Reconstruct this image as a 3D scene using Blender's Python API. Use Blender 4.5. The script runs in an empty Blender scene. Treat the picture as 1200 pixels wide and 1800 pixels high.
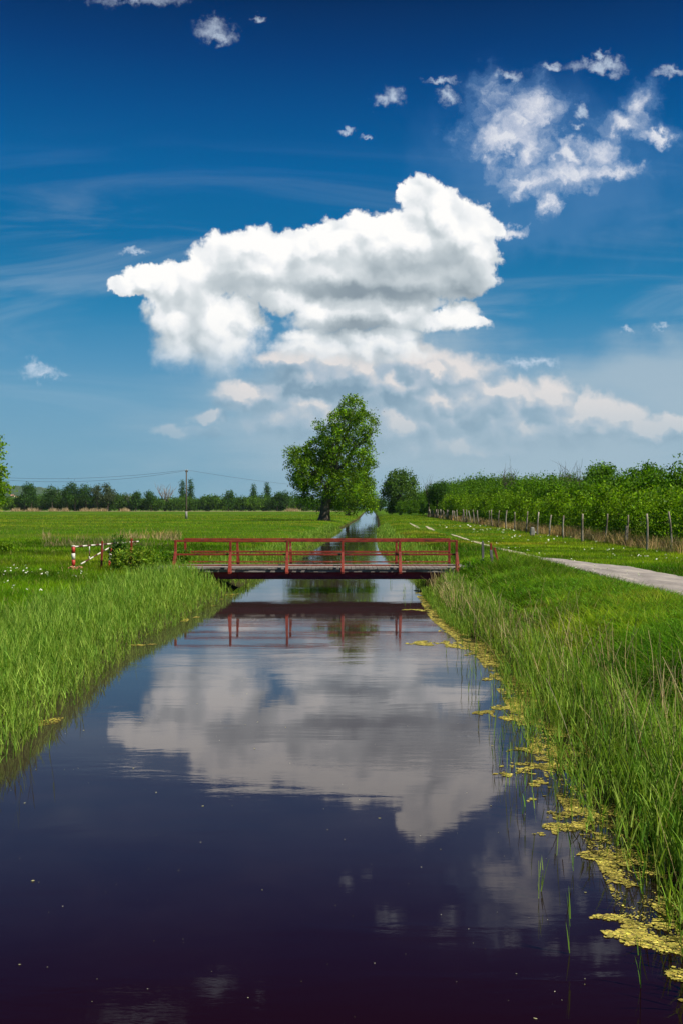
import bpy, math, random
import numpy as np
from mathutils import Vector

# ------------------------------------------------------------------ camera, sun, exposure
C = bpy.context.scene
FPX, HORY, CXP, H = 1750.0, 893.0, 600.0, 3.14
cd = bpy.data.cameras.new("camera"); cam = bpy.data.objects.new("camera", cd); C.collection.objects.link(cam)
cd.sensor_fit = 'VERTICAL'; cd.sensor_height = 36.0; cd.sensor_width = 24.0
cd.lens = 36.0 * FPX / 1800.0; cd.clip_start = 0.1; cd.clip_end = 20000
cam.location = (0, 0, H)
cam.rotation_euler = (math.radians(90) - math.atan((900 - HORY) / FPX), 0, 0)
C.camera = cam
C.view_settings.view_transform = 'Standard'; C.view_settings.look = 'None'
C.view_settings.exposure = 0.3; C.view_settings.gamma = 1.0
SUN_EL, SUN_AZ = 50.0, 118.0          # degrees; azimuth clockwise from +Y (ahead), so the sun is to the right and a little behind
C.cycles.max_bounces = 6; C.cycles.diffuse_bounces = 3; C.cycles.glossy_bounces = 3
C.cycles.transmission_bounces = 4; C.cycles.volume_bounces = 1
C.cycles.caustics_reflective = False; C.cycles.caustics_refractive = False

# ------------------------------------------------------------------ node helper
class G:
    """tiny helper for building node trees"""
    def __init__(s, nt): s.nt = nt; s.k = 0
    def node(s, t, **kw):
        n = s.nt.nodes.new(t); s.k += 1; n.location = ((s.k % 40) * 180, -(s.k // 40) * 220)
        for a, b in kw.items(): setattr(n, a, b)
        return n
    def put(s, inp, v):
        if v is None: return
        if isinstance(v, bpy.types.NodeSocket): s.nt.links.new(v, inp)
        else: inp.default_value = v
    def m(s, op, a, b=None, c=None, clamp=False):
        n = s.node('ShaderNodeMath', operation=op, use_clamp=clamp)
        s.put(n.inputs[0], a); s.put(n.inputs[1], b); s.put(n.inputs[2], c); return n.outputs[0]
    def v(s, op, a, b=None, c=None, out=0):
        n = s.node('ShaderNodeVectorMath', operation=op)
        s.put(n.inputs[0], a); s.put(n.inputs[1], b)
        if c is not None: s.put(n.inputs[2], c)
        return n.outputs[out]
    def scale(s, a, f):
        n = s.node('ShaderNodeVectorMath', operation='SCALE'); s.put(n.inputs[0], a); s.put(n.inputs['Scale'], f); return n.outputs[0]
    def noise(s, vec, sc, det=4.0, rough=0.5, dist=0.0, dim='3D', color=False, lac=2.0):
        n = s.node('ShaderNodeTexNoise', noise_dimensions=dim)
        s.put(n.inputs['Vector'], vec); n.inputs['Scale'].default_value = sc; n.inputs['Detail'].default_value = det
        n.inputs['Roughness'].default_value = rough; n.inputs['Distortion'].default_value = dist
        n.inputs['Lacunarity'].default_value = lac
        return n.outputs['Color'] if color else n.outputs['Fac']
    def mr(s, val, a, b, c=0.0, d=1.0, smooth=True):
        n = s.node('ShaderNodeMapRange', interpolation_type='SMOOTHSTEP' if smooth else 'LINEAR')
        s.put(n.inputs['Value'], val); s.put(n.inputs['From Min'], a); s.put(n.inputs['From Max'], b)
        s.put(n.inputs['To Min'], c); s.put(n.inputs['To Max'], d); return n.outputs['Result']
    def mix(s, f, a, b, blend='MIX'):
        n = s.node('ShaderNodeMix', data_type='RGBA', blend_type=blend)
        s.put(n.inputs[0], f)
        s.put(n.inputs[6], a if not isinstance(a, tuple) else (*a[:3], 1)); s.put(n.inputs[7], b if not isinstance(b, tuple) else (*b[:3], 1))
        return n.outputs[2]
    def ramp(s, f, stops):
        n = s.node('ShaderNodeValToRGB'); r = n.color_ramp
        while len(r.elements) > 1: r.elements.remove(r.elements[-1])
        r.elements[0].position = stops[0][0]; r.elements[0].color = (*stops[0][1], 1)
        for p, c in stops[1:]:
            e = r.elements.new(p); e.color = (*c, 1)
        s.put(n.inputs[0], f); return n.outputs[0]
    def sep(s, v):
        n = s.node('ShaderNodeSeparateXYZ'); s.put(n.inputs[0], v); return n.outputs
    def comb(s, x, y, z=0.0):
        n = s.node('ShaderNodeCombineXYZ'); s.put(n.inputs[0], x); s.put(n.inputs[1], y); s.put(n.inputs[2], z); return n.outputs[0]

def lin(r, g, b):
    f = lambda c: ((c / 255 + 0.055) / 1.055) ** 2.4 if c > 10 else c / 255 / 12.92
    return (f(r), f(g), f(b))

# ------------------------------------------------------------------ sky (world)
W = bpy.data.worlds.new("World"); C.world = W; W.use_nodes = True
W.node_tree.nodes.clear(); g = G(W.node_tree)
tc = g.node('ShaderNodeTexCoord')
dx, dy, dz = g.sep(tc.outputs['Generated'])
dyc = g.m('MAXIMUM', dy, 0.08)
X = g.m('MULTIPLY', g.m('DIVIDE', dx, dyc), FPX / 100)      # tangent-space directions of the northern sky
V = g.m('MULTIPLY', g.m('DIVIDE', dz, dyc), FPX / 100)
P = g.comb(X, V, 0.0)
front = g.mr(dy, 0.1, 0.45)

nish = g.node('ShaderNodeTexSky', sky_type='NISHITA'); nish.sun_disc = False
nish.sun_elevation = math.radians(SUN_EL); nish.sun_rotation = math.radians(SUN_AZ)
nish.air_density = 1.0; nish.dust_density = 0.6; nish.ozone_density = 2.5
nis = g.v('MULTIPLY', nish.outputs[0], (0.012, 0.030, 0.032))
elev = g.m('MULTIPLY', g.m('ARCSINE', g.m('MAXIMUM', dz, 0.0)), 2 / math.pi)       # 0 horizon .. 1 zenith
base = g.ramp(elev, [(0.0, lin(122, 166, 192)), (0.034, lin(122, 168, 196)), (0.07, lin(108, 162, 196)), (0.0915, lin(84, 150, 192)), (0.123, lin(42, 132, 182)),
                     (0.158, lin(12, 112, 168)), (0.208, lin(2, 98, 162)), (0.24, lin(0, 80, 146)), (0.271, lin(0, 60, 124)), (0.3005, lin(0, 42, 96)), (0.4, lin(0, 28, 74)), (1.0, lin(2, 22, 66))])
sky = g.mix(0.10, base, nis)
# thin haze patches and cirrus, stretched along the horizon
ps = g.v('MULTIPLY', P, (0.16, 1.1, 1.0)); 
cir = g.noise(g.v('ADD', ps, (3.1, 8.2, 0)), 1.0, 6, 0.6, 0.6, '2D')
cirm = g.m('MULTIPLY', g.mr(V, 0.5, 2.5), g.mr(V, 7.0, 4.2))
cira = g.m('MULTIPLY', g.m('MULTIPLY', g.mr(cir, 0.45, 0.8), cirm), 0.26)
sky = g.mix(g.m('MULTIPLY', cira, front), sky, lin(178, 196, 212))

def px(x, y): return ((x - 600) / 100.0, (HORY - y) / 100.0)
def field(blobs, vec, k=0.25):
    """smooth union of ellipses: 1 inside the middle, 0 on the outline, negative outside"""
    acc = None
    for (x, y, rx, ry) in blobs:
        cx, cy = px(x, y); sx, sy = 100.0 / rx, 100.0 / ry
        q = g.v('MULTIPLY_ADD', vec, (sx, sy, 0), (-cx * sx, -cy * sy, 0))
        l = g.v('LENGTH', q, out=1)
        if acc is None: acc = l
        else:
            acc = g.m('SMOOTH_MIN', acc, l, k)
    return g.m('SUBTRACT', 1.0, acc)

def warped(amp1, s1, amp2, s2, off, det=5):
    n1 = g.v('SUBTRACT', g.noise(g.v('ADD', P, (off, off * 1.7, 0)), s1, 2, 0.5, 0, '2D', True), (0.5, 0.5, 0.5))
    n2 = g.v('SUBTRACT', g.noise(g.v('ADD', P, (off * 2.1, off, 0)), s2, det, 0.62, 0, '2D', True), (0.5, 0.5, 0.5))
    return g.v('ADD', g.v('ADD', P, g.scale(n1, amp1)), g.scale(n2, amp2))

def puffs(vec, sc, smooth=0.6):
    """cauliflower height field: rounded cells at two sizes"""
    def cell(v_, s_):
        n = g.node('ShaderNodeTexVoronoi', voronoi_dimensions='2D', feature='SMOOTH_F1')
        g.put(n.inputs['Vector'], v_); n.inputs['Scale'].default_value = s_; n.inputs['Smoothness'].default_value = smooth
        return g.m('SUBTRACT', 1.0, g.m('POWER', n.outputs['Distance'], 1.6))
    return g.m('ADD', g.m('MULTIPLY', cell(vec, sc), 0.6), g.m('MULTIPLY', cell(vec, sc * 2.3), 0.26))
def nz(vec, sc, det, rough=0.55): return g.noise(vec, sc, det, rough, 0, '2D')
def off(vec, x, y): return g.v('ADD', vec, (x, y, 0))
c0 = lambda a: g.m('SUBTRACT', a, 0.5)

# ---- pale haze and veils towards the horizon, strongest ahead and right
vl = warped(1.2, 0.5, 0.3, 2.0, 6.1, 4)
veil = field([(900, 790, 640, 130), (680, 690, 360, 120), (1150, 680, 260, 90)], vl, 0.5)
str_ = nz(g.v('MULTIPLY', P, (0.35, 2.4, 1)), 1.0, 5, 0.6)
sky = g.mix(g.m('MULTIPLY', g.m('MULTIPLY', g.mr(g.m('ADD', veil, g.m('MULTIPLY', c0(str_), 0.5)), -0.25, 0.7), 0.80), front), sky, lin(168, 188, 202))

# ---- high, thin broken cloud, upper right
wv = warped(0.55, 1.0, 0.5, 3.4, 4.3, 7)
hi = field([(905, 205, 74, 54), (875, 245, 68, 38), (930, 262, 46, 36), (990, 275, 50, 26), (1045, 268, 48, 26), (1122, 190, 30, 36), (1100, 225, 50, 20),
            (1150, 243, 40, 13), (1075, 300, 56, 24), (970, 365, 26, 28), (1000, 305, 110, 34), (940, 320, 60, 30), (900, 405, 40, 12)], wv, 0.3)
hin = nz(off(wv, 11.3, 4.1), 2.2, 8, 0.62); hib = nz(off(P, 3.3, 9.4), 0.9, 3, 0.5)
hd = g.m('ADD', hi, g.m('ADD', g.m('MULTIPLY', c0(hin), 1.6), g.m('ADD', 0.12, g.m('MULTIPLY', c0(hib), 1.0))))
hia = g.m('MULTIPLY', g.mr(hd, -0.75, 1.15), 0.88)
hveil = g.m('MULTIPLY', g.mr(g.m('ADD', field([(930, 300, 190, 150), (1050, 330, 180, 110), (950, 400, 180, 60)], wv, 0.4), g.m('MULTIPLY', c0(hib), 1.2)), -0.4, 1.0), 0.30)
hcol = g.ramp(hd, [(0.0, lin(110, 150, 196)), (0.35, lin(160, 182, 212)), (0.8, lin(212, 218, 232)), (1.0, lin(232, 234, 240))])
sky = g.mix(g.m('MULTIPLY', g.m('MAXIMUM', hia, hveil), front), sky, hcol)
# ---- small puffs
pv = warped(0.22, 1.9, 0.42, 5.0, 7.7, 7)
pf = field([(378, 54, 22, 13), (388, 66, 18, 8), (240, -4, 60, 10), (672, 176, 15, 8), (692, 170, 13, 12), (455, 36, 10, 5), (1050, 120, 34, 8), (1070, 116, 20, 9), (1055, 97, 10, 5), (1182, 130, 26, 7),
            (785, 172, 14, 9), (773, 143, 18, 5), (888, 134, 14, 6), (608, 229, 11, 4), (646, 243, 6, 3), (965, 118, 16, 5), (1018, 198, 10, 7), (1012, 222, 8, 5),
            (64, 648, 22, 8), (76, 656, 26, 7), (1103, 582, 13, 4), (915, 640, 24, 7), (950, 634, 22, 7), (1162, 572, 9, 4), (345, 440, 14, 5), (236, 446, 18, 4)], pv, 0.05)
pn = nz(P, 3.4, 7, 0.65)
pfa = g.mr(g.m('ADD', pf, g.m('MULTIPLY', c0(pn), 2.2)), -0.9, 1.5)
sky = g.mix(g.m('MULTIPLY', g.m('MULTIPLY', pfa, 0.78), front), sky, lin(204, 218, 234))

# ---- soft cloud bank low over the horizon
lv = warped(0.35, 1.1, 0.30, 3.2, 2.2, 6)
LOWB = [(515, 628, 62, 24), (465, 690, 56, 24), (420, 708, 42, 18), (370, 733, 34, 12), (610, 640, 80, 30), (725, 640, 62, 30), (690, 672, 120, 30),
        (800, 695, 100, 34), (865, 745, 80, 26), (600, 705, 120, 34), (970, 698, 46, 32), (1040, 722, 58, 30), (1102, 730, 40, 26), (950, 752, 80, 22),
        (1195, 740, 32, 14), (700, 750, 240, 34), (620, 660, 130, 40), (830, 720, 130, 40), (1040, 750, 130, 26), (540, 660, 70, 30), (440, 690, 60, 20), (760, 655, 110, 34), (880, 700, 90, 34), (1000, 735, 120, 34), (1130, 755, 90, 22), (600, 735, 160, 34), (820, 780, 200, 24), (330, 760, 60, 12)]
low = field(LOWB, lv, 0.15); lowu = field(LOWB, off(lv, 0.10, 0.30), 0.15)
ledge = g.m('ADD', g.m('ADD', low, 0.16), g.m('MULTIPLY', c0(nz(P, 3.0, 6, 0.6)), 0.6))
lowa = g.mr(ledge, -0.22, 0.50)
lp = g.m('SUBTRACT', puffs(off(lv, 4, 2), 1.5), puffs(off(lv, 4.07, 2.11), 1.5))
lsh = g.m('ADD', 0.50, g.m('MULTIPLY', g.m('SUBTRACT', low, lowu), 0.75))
lsh = g.m('ADD', g.m('ADD', lsh, g.m('MULTIPLY', lp, 2.0)), g.m('MULTIPLY', c0(nz(lv, 0.9, 4)), 0.35))
lcol = g.ramp(lsh, [(0.0, lin(122, 152, 174)), (0.35, lin(150, 174, 192)), (0.62, lin(178, 192, 206)), (0.85, lin(208, 210, 214)), (1.0, lin(236, 228, 224))])
fade = g.m('MULTIPLY', g.mr(V, 0.7, 2.4, 0.15, 0.86), g.mr(X, -2.8, -1.6, 0.55, 1.0))
sky = g.mix(g.m('MULTIPLY', g.m('MULTIPLY', lowa, fade), front), sky, lcol)

# ---- the large cumulus
cv = warped(0.34, 1.3, 0.26, 4.0, 0.0, 7)
CUMB = [(742, 350, 42, 36), (772, 380, 55, 42), (712, 345, 16, 20), (800, 405, 72, 46), (838, 445, 34, 52), (848, 400, 34, 22), (820, 480, 48, 38),
        (700, 430, 110, 56), (640, 408, 55, 34), (590, 425, 60, 36), (520, 440, 80, 34), (440, 432, 72, 32), (400, 460, 70, 46), (470, 475, 110, 50),
        (600, 480, 160, 48), (700, 492, 150, 38), (340, 490, 60, 32), (272, 492, 52, 28), (228, 505, 34, 15), (300, 515, 40, 30),
        (312, 560, 42, 50), (405, 562, 55, 40), (425, 552, 32, 34), (390, 615, 56, 42), (318, 600, 42, 44), (362, 560, 44, 46),
        (600, 556, 90, 30), (705, 556, 60, 24), (690, 588, 46, 22), (548, 588, 54, 18), (620, 594, 56, 20), (770, 566, 64, 17), (812, 552, 32, 24), (838, 569, 28, 11),
        (640, 532, 140, 30), (330, 530, 70, 60), (500, 520, 60, 26), (380, 590, 70, 60), (560, 608, 80, 24), (660, 612, 90, 26)]
cum = field(CUMB, cv, 0.12)
fine = nz(off(P, 9, 2), 4.6, 7, 0.6)
edge = g.m('ADD', g.m('ADD', cum, 0.13), g.m('MULTIPLY', c0(fine), 0.55))
soft = g.mr(V, 2.3, 3.9, 0.70, 0.17)
cua = g.mr(edge, g.m('MULTIPLY', soft, -0.5), soft)
# side light from above right: broad form, then cauliflower puffs that fade into the shaded bellies
big = g.m('SUBTRACT', cum, field(CUMB, off(cv, 0.14, 0.34), 0.12))
bigc = g.m('MINIMUM', g.m('MAXIMUM', big, -0.35), 0.6)
bx = g.v('ADD', g.v('ADD', P, g.scale(g.v('SUBTRACT', cv, P), 0.7)), (5.0, 1.0, 0))
rel = g.m('SUBTRACT', puffs(bx, 1.25), puffs(off(bx, 0.075, 0.10), 1.25))
sv = g.v('ADD', P, g.scale(g.v('SUBTRACT', cv, P), 0.7))
bel = field([(720, 500, 165, 36), (640, 515, 130, 24), (770, 470, 70, 26), (560, 495, 80, 20), (620, 568, 105, 20), (715, 562, 44, 12),
             (400, 500, 60, 20), (470, 540, 50, 26), (350, 540, 20, 40), (640, 465, 50, 14)], sv, 0.5)
belk = field([(735, 498, 150, 40), (640, 512, 120, 24), (620, 574, 95, 18)], sv, 0.4)
bm_ = g.mr(bel, -0.65, 0.7); bk_ = g.mr(belk, -0.6, 0.85)
det_ = g.m('SUBTRACT', 1.0, g.m('MULTIPLY', bm_, 0.8))
cs = g.m('ADD', 0.80, g.m('MULTIPLY', bigc, 0.36))
cs = g.m('ADD', cs, g.m('MULTIPLY', g.m('MULTIPLY', rel, 1.6), det_))
cs = g.m('ADD', cs, g.m('MULTIPLY', g.m('MULTIPLY', c0(nz(sv, 2.4, 6, 0.55)), 0.34), det_))
cs = g.m('ADD', cs, g.m('MULTIPLY', c0(nz(g.v('MULTIPLY', P, (0.7, 1.3, 1)), 1.0, 3, 0.5)), 0.34))
cs = g.m('SUBTRACT', cs, g.m('ADD', g.m('MULTIPLY', bm_, 0.17), g.m('MULTIPLY', bk_, 0.27)))
ccol = g.ramp(cs, [(0.0, lin(118, 134, 148)), (0.25, lin(144, 158, 168)), (0.45, lin(178, 189, 196)), (0.68, lin(212, 219, 223)), (0.86, lin(240, 242, 244)), (1.0, lin(255, 254, 252))])
ccol = g.mix(g.mr(V, 2.2, 3.6, 0.36, 0.0), ccol, lin(176, 194, 208))
cua = g.m('MULTIPLY', cua, g.mr(V, 2.0, 3.0, 0.35, 1.0))
sky = g.mix(g.m('MULTIPLY', cua, front), sky, ccol)
bg = g.node('ShaderNodeBackground'); g.put(bg.inputs[0], sky); bg.inputs[1].default_value = 0.82
wo = g.node('ShaderNodeOutputWorld'); g.put(wo.inputs[0], bg.outputs[0])
W.cycles.sampling_method = 'MANUAL'; W.cycles.sample_map_resolution = 256

sl = bpy.data.lights.new("sun", 'SUN'); sl.energy = 5.0; sl.angle = math.radians(0.5); sl.color = (1.0, 0.95, 0.86)
so = bpy.data.objects.new("sun", sl); C.collection.objects.link(so)
sd = Vector((math.sin(math.radians(SUN_AZ)) * math.cos(math.radians(SUN_EL)), math.cos(math.radians(SUN_AZ)) * math.cos(math.radians(SUN_EL)), math.sin(math.radians(SUN_EL))))
so.rotation_euler = sd.to_track_quat('Z', 'Y').to_euler(); so.location = (30, -20, 40)

# ------------------------------------------------------------------ mesh helpers
R = np.random.default_rng(7); rnd = random.Random(5)
COL = C.collection
def link(name, me, parent=None):
    o = bpy.data.objects.new(name, me); COL.objects.link(o)
    if parent is not None: o.parent = parent
    return o
def tag(o, label=None, cat=None, group=None, kind=None):
    if label: o['label'] = label
    if cat: o['category'] = cat
    if group: o['group'] = group
    if kind: o['kind'] = kind
    return o
def empty(name, loc, label, cat, group=None):
    o = bpy.data.objects.new(name, None); COL.objects.link(o); o.location = loc; o.empty_display_size = 0.3
    return tag(o, label, cat, group)
def build_mesh(name, verts, quads, mat, tint=None, smooth=False):
    """verts (N,3), quads (M,4) arrays -> mesh; tint (N,3) is the surface's own colour"""
    me = bpy.data.meshes.new(name)
    n, m = len(verts), len(quads)
    me.vertices.add(n); me.vertices.foreach_set('co', np.asarray(verts, dtype=np.float32).ravel())
    k = quads.shape[1]
    me.loops.add(m * k); me.loops.foreach_set('vertex_index', quads.astype(np.int32).ravel())
    me.polygons.add(m); me.polygons.foreach_set('loop_start', (np.arange(m) * k).astype(np.int32))
    try: me.polygons.foreach_set('loop_total', np.full(m, k, dtype=np.int32))
    except Exception: pass
    if smooth: me.polygons.foreach_set('use_smooth', np.ones(m, dtype=bool))
    if tint is not None:
        a = me.attributes.new('tint', 'FLOAT_COLOR', 'POINT')
        c = np.ones((n, 4), dtype=np.float32); c[:, :3] = np.clip(tint, 0, 1); a.data.foreach_set('color', c.ravel())
    me.update(calc_edges=True)
    me.materials.append(mat)
    return me

class MB:
    """collects simple solids into one mesh"""
    def __init__(s): s.v = []; s.f = []; s.n = 0
    def add(s, vs, fs):
        s.v += [tuple(p) for p in vs]; s.f += [tuple(i + s.n for i in f) for f in fs]; s.n += len(vs); return s
    def box(s, c, d, rot=None, taper=1.0):
        x, y, z = d[0] / 2, d[1] / 2, d[2] / 2
        vs = [Vector((sx * x * (taper if sz > 0 else 1), sy * y * (taper if sz > 0 else 1), sz * z)) for sz in (-1, 1) for sy in (-1, 1) for sx in (-1, 1)]
        if rot is not None: vs = [rot @ p for p in vs]
        vs = [p + Vector(c) for p in vs]
        return s.add(vs, [(0, 2, 3, 1), (4, 5, 7, 6), (0, 1, 5, 4), (2, 6, 7, 3), (0, 4, 6, 2), (1, 3, 7, 5)])
    def bar(s, a, b, w, h, up=(0, 0, 1), w2=None, h2=None):
        a, b = Vector(a), Vector(b); d = (b - a).normalized(); u = Vector(up)
        sx = d.cross(u)
        if sx.length < 1e-4: sx = d.cross(Vector((0, 1, 0)))
        sx.normalize(); u = sx.cross(d)
        w2 = w if w2 is None else w2; h2 = h if h2 is None else h2
        vs = []
        for p, ww, hh in ((a, w, h), (b, w2, h2)):
            vs += [p - sx * ww / 2 - u * hh / 2, p + sx * ww / 2 - u * hh / 2, p + sx * ww / 2 + u * hh / 2, p - sx * ww / 2 + u * hh / 2]
        return s.add(vs, [(0, 3, 2, 1), (4, 5, 6, 7), (0, 1, 5, 4), (1, 2, 6, 5), (2, 3, 7, 6), (3, 0, 4, 7)])
    def tube(s, pts, rads, n=8, cap=True):
        pts = [Vector(p) for p in pts]; vs = []; fs = []
        for i, p in enumerate(pts):
            d = (pts[min(i + 1, len(pts) - 1)] - pts[max(i - 1, 0)]).normalized()
            a = d.cross(Vector((0.31, 0.9, 0.13))).normalized(); b = d.cross(a)
            for k in range(n):
                t = 2 * math.pi * k / n; vs.append(p + (a * math.cos(t) + b * math.sin(t)) * rads[i])
        for i in range(len(pts) - 1):
            for k in range(n):
                fs.append((i * n + k, i * n + (k + 1) % n, (i + 1) * n + (k + 1) % n, (i + 1) * n + k))
        if cap: fs.append(tuple(range(n - 1, -1, -1))); fs.append(tuple((len(pts) - 1) * n + k for k in range(n)))
        return s.add(vs, fs)
    def build(s, name, mat, parent=None, smooth=False, bevel=0.0):
        me = bpy.data.meshes.new(name); me.from_pydata(s.v, [], s.f); me.materials.append(mat); me.update()
        if smooth:
            for p in me.polygons: p.use_smooth = True
        o = link(name, me, parent)
        if bevel:
            b = o.modifiers.new('bevel', 'BEVEL'); b.width = bevel; b.segments = 2; b.limit_method = 'ANGLE'
        return o

# ------------------------------------------------------------------ materials
def material(name):
    m = bpy.data.materials.new(name); m.use_nodes = True; nt = m.node_tree; nt.nodes.clear(); return m, G(nt)
def finish(k, surf, vol=None):
    o = k.node('ShaderNodeOutputMaterial'); k.put(o.inputs['Surface'], surf)
def leaf_material(name, trans=0.35, rough=0.55, gain=1.0, spec=0.15):
    m, k = material(name)
    a = k.node('ShaderNodeAttribute', attribute_name='tint').outputs['Color']
    p = k.node('ShaderNodeBsdfPrincipled'); k.put(p.inputs['Base Color'], a); p.inputs['Roughness'].default_value = rough
    p.inputs['Specular IOR Level'].default_value = spec
    t = k.node('ShaderNodeBsdfTranslucent')
    k.put(t.inputs['Color'], k.mix(1.0, a, (1.25, 1.35, 0.4), 'MULTIPLY'))
    mx = k.node('ShaderNodeMixShader'); mx.inputs[0].default_value = trans
    k.put(mx.inputs[1], p.outputs[0]); k.put(mx.inputs[2], t.outputs[0]); finish(k, mx.outputs[0]); return m
def solid(name, stops, scale=(3, 3, 3), rough=0.8, bump=0.3, metal=0.0, spec=0.4, det=6, world=False):
    m, k = material(name)
    t = k.node('ShaderNodeTexCoord'); vec = k.v('MULTIPLY', t.outputs['Object'], scale)
    n = k.noise(vec, 1.0, det, 0.62, 0.3)
    c = k.ramp(n, stops)
    p = k.node('ShaderNodeBsdfPrincipled'); k.put(p.inputs['Base Color'], c)
    k.put(p.inputs['Roughness'], k.mr(n, 0.3, 0.7, rough - 0.12, rough + 0.1))
    p.inputs['Metallic'].default_value = metal; p.inputs['Specular IOR Level'].default_value = spec
    b = k.node('ShaderNodeBump'); b.inputs['Strength'].default_value = bump; b.inputs['Distance'].default_value = 0.02
    k.put(b.inputs['Height'], k.noise(vec, 3.0, 6, 0.6)); k.put(p.inputs['Normal'], b.outputs[0]); finish(k, p.outputs[0]); return m

M_leaf = leaf_material('foliage', 0.42)
M_blade = leaf_material('grass_blade', 0.40, 0.6, spec=0.06)
M_dry = leaf_material('dry_blade', 0.2, 0.7, spec=0.15)
M_bark = solid('bark', [(0.3, (0.035, 0.026, 0.018)), (0.5, (0.085, 0.065, 0.045)), (0.7, (0.16, 0.13, 0.095))], (1.5, 1.5, 0.35), 0.9, 0.9)
M_deadbark = solid('bleached_bark', [(0.3, (0.16, 0.13, 0.11)), (0.7, (0.34, 0.29, 0.25))], (1, 1, 0.4), 0.9, 0.4)
M_post = solid('weathered_wood', [(0.3, (0.06, 0.045, 0.03)), (0.45, (0.17, 0.135, 0.10)), (0.58, (0.36, 0.31, 0.24)), (0.75, (0.52, 0.46, 0.37))], (1.3, 1.3, 0.8), 0.9, 0.7)
M_grey = solid('grey_post', [(0.3, (0.08, 0.075, 0.07)), (0.7, (0.24, 0.23, 0.22))], (9, 9, 1.5), 0.9, 0.6)
M_red = solid('rusty_red_paint', [(0.32, (0.08, 0.022, 0.014)), (0.42, (0.20, 0.026, 0.014)), (0.58, (0.30, 0.040, 0.018)), (0.66, (0.24, 0.05, 0.026)), (0.72, (0.40, 0.20, 0.14))], (3.2, 3.2, 3.2), 0.55, 0.25)
M_girder = solid('maroon_girder_paint', [(0.3, (0.12, 0.010, 0.030)), (0.55, (0.30, 0.022, 0.055)), (0.75, (0.13, 0.03, 0.03))], (1.2, 3, 5), 0.6, 0.2)
M_plank = solid('bleached_plank', [(0.3, (0.10, 0.085, 0.07)), (0.5, (0.24, 0.21, 0.18)), (0.75, (0.42, 0.39, 0.35))], (1.6, 9, 9), 0.9, 0.6)
M_conc = solid('concrete', [(0.3, (0.16, 0.15, 0.13)), (0.7, (0.36, 0.34, 0.30))], (4, 4, 4), 0.9, 0.4)
M_brick = solid('broken_brick', [(0.35, (0.34, 0.10, 0.05)), (0.55, (0.48, 0.22, 0.14)), (0.7, (0.62, 0.52, 0.44))], (8, 8, 8), 0.9, 0.5)
M_wire = solid('wire_metal', [(0.3, (0.07, 0.07, 0.07)), (0.7, (0.13, 0.12, 0.11))], (3, 3, 3), 0.5, 0.0, 0.5)
def paint(name, c):
    return solid(name, [(0.25, tuple(x * 0.45 for x in c)), (0.42, c), (0.8, tuple(min(1, x * 1.12 + .01) for x in c))], (9, 9, 9), 0.5, 0.15)
M_white = paint('white_paint', (0.66, 0.62, 0.52)); M_sred = paint('signal_red_paint', (0.40, 0.035, 0.02)); M_black = paint('dark_paint', (0.09, 0.025, 0.02))

# terrain
m_ground, k = material('meadow_soil')
t = k.node('ShaderNodeTexCoord').outputs['Object']
n1 = k.noise(t, 0.045, 5, 0.6, 0.4); n2 = k.noise(t, 0.9, 6, 0.65); n3 = k.noise(k.v('MULTIPLY', t, (0.35, 1.0, 1)), 0.12, 5, 0.6, 0.5); n4 = k.noise(t, 9.0, 4, 0.7)
c = k.ramp(n1, [(0.32, (0.055, 0.145, 0.003)), (0.5, (0.080, 0.185, 0.004)), (0.68, (0.125, 0.210, 0.006))])
c = k.mix(k.m('MULTIPLY', k.mr(n3, 0.48, 0.68), 0.7), c, (0.21, 0.22, 0.03))
c = k.mix(k.mr(n2, 0.3, 0.7, 0.45, 0.0), c, (0.030, 0.075, 0.008))
c = k.mix(k.mr(n4, 0.35, 0.7, 0.25, 0.0), c, (0.02, 0.04, 0.006))
sx_, sy_, sz_ = k.sep(t)
mud = k.mr(k.m('ADD', sz_, k.m('MULTIPLY', k.m('SUBTRACT', n2, 0.5), 0.3)), 0.42, 0.12)
c = k.mix(mud, c, (0.055, 0.050, 0.022))
p = k.node('ShaderNodeBsdfPrincipled'); k.put(p.inputs['Base Color'], c); p.inputs['Roughness'].default_value = 0.95; p.inputs['Specular IOR Level'].default_value = 0.02
b = k.node('ShaderNodeBump'); b.inputs['Strength'].default_value = 0.8; b.inputs['Distance'].default_value = 0.12
k.put(b.inputs['Height'], k.m('ADD', k.noise(t, 2.5, 6, 0.75), k.noise(t, 11, 3, 0.7))); k.put(p.inputs['Normal'], b.outputs[0]); finish(k, p.outputs[0])
# path
m_path, k = material('worn_asphalt')
t = k.node('ShaderNodeTexCoord').outputs['Object']
n1 = k.noise(k.v('MULTIPLY', t, (1.6, 0.35, 1)), 1.0, 6, 0.65, 0.4); n2 = k.noise(t, 18, 5, 0.75); n3 = k.noise(t, 0.7, 4, 0.5)
c = k.ramp(n1, [(0.3, (0.20, 0.175, 0.15)), (0.5, (0.33, 0.29, 0.26)), (0.68, (0.52, 0.46, 0.38))])
c = k.mix(k.mr(n2, 0.3, 0.75, 0.35, 0.0), c, (0.13, 0.11, 0.09)); c = k.mix(k.mr(n3, 0.55, 0.75, 0.0, 0.6), c, (0.42, 0.37, 0.30))
p = k.node('ShaderNodeBsdfPrincipled'); k.put(p.inputs['Base Color'], c); p.inputs['Roughness'].default_value = 0.9
b = k.node('ShaderNodeBump'); b.inputs['Strength'].default_value = 0.5; b.inputs['Distance'].default_value = 0.02
k.put(b.inputs['Height'], n2); k.put(p.inputs['Normal'], b.outputs[0]); finish(k, p.outputs[0])
m_track = solid('pale_dust', [(0.3, (0.26, 0.22, 0.13)), (0.5, (0.46, 0.40, 0.27)), (0.7, (0.62, 0.55, 0.40))], (1.2, 0.5, 1), 0.95, 0.4)
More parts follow.
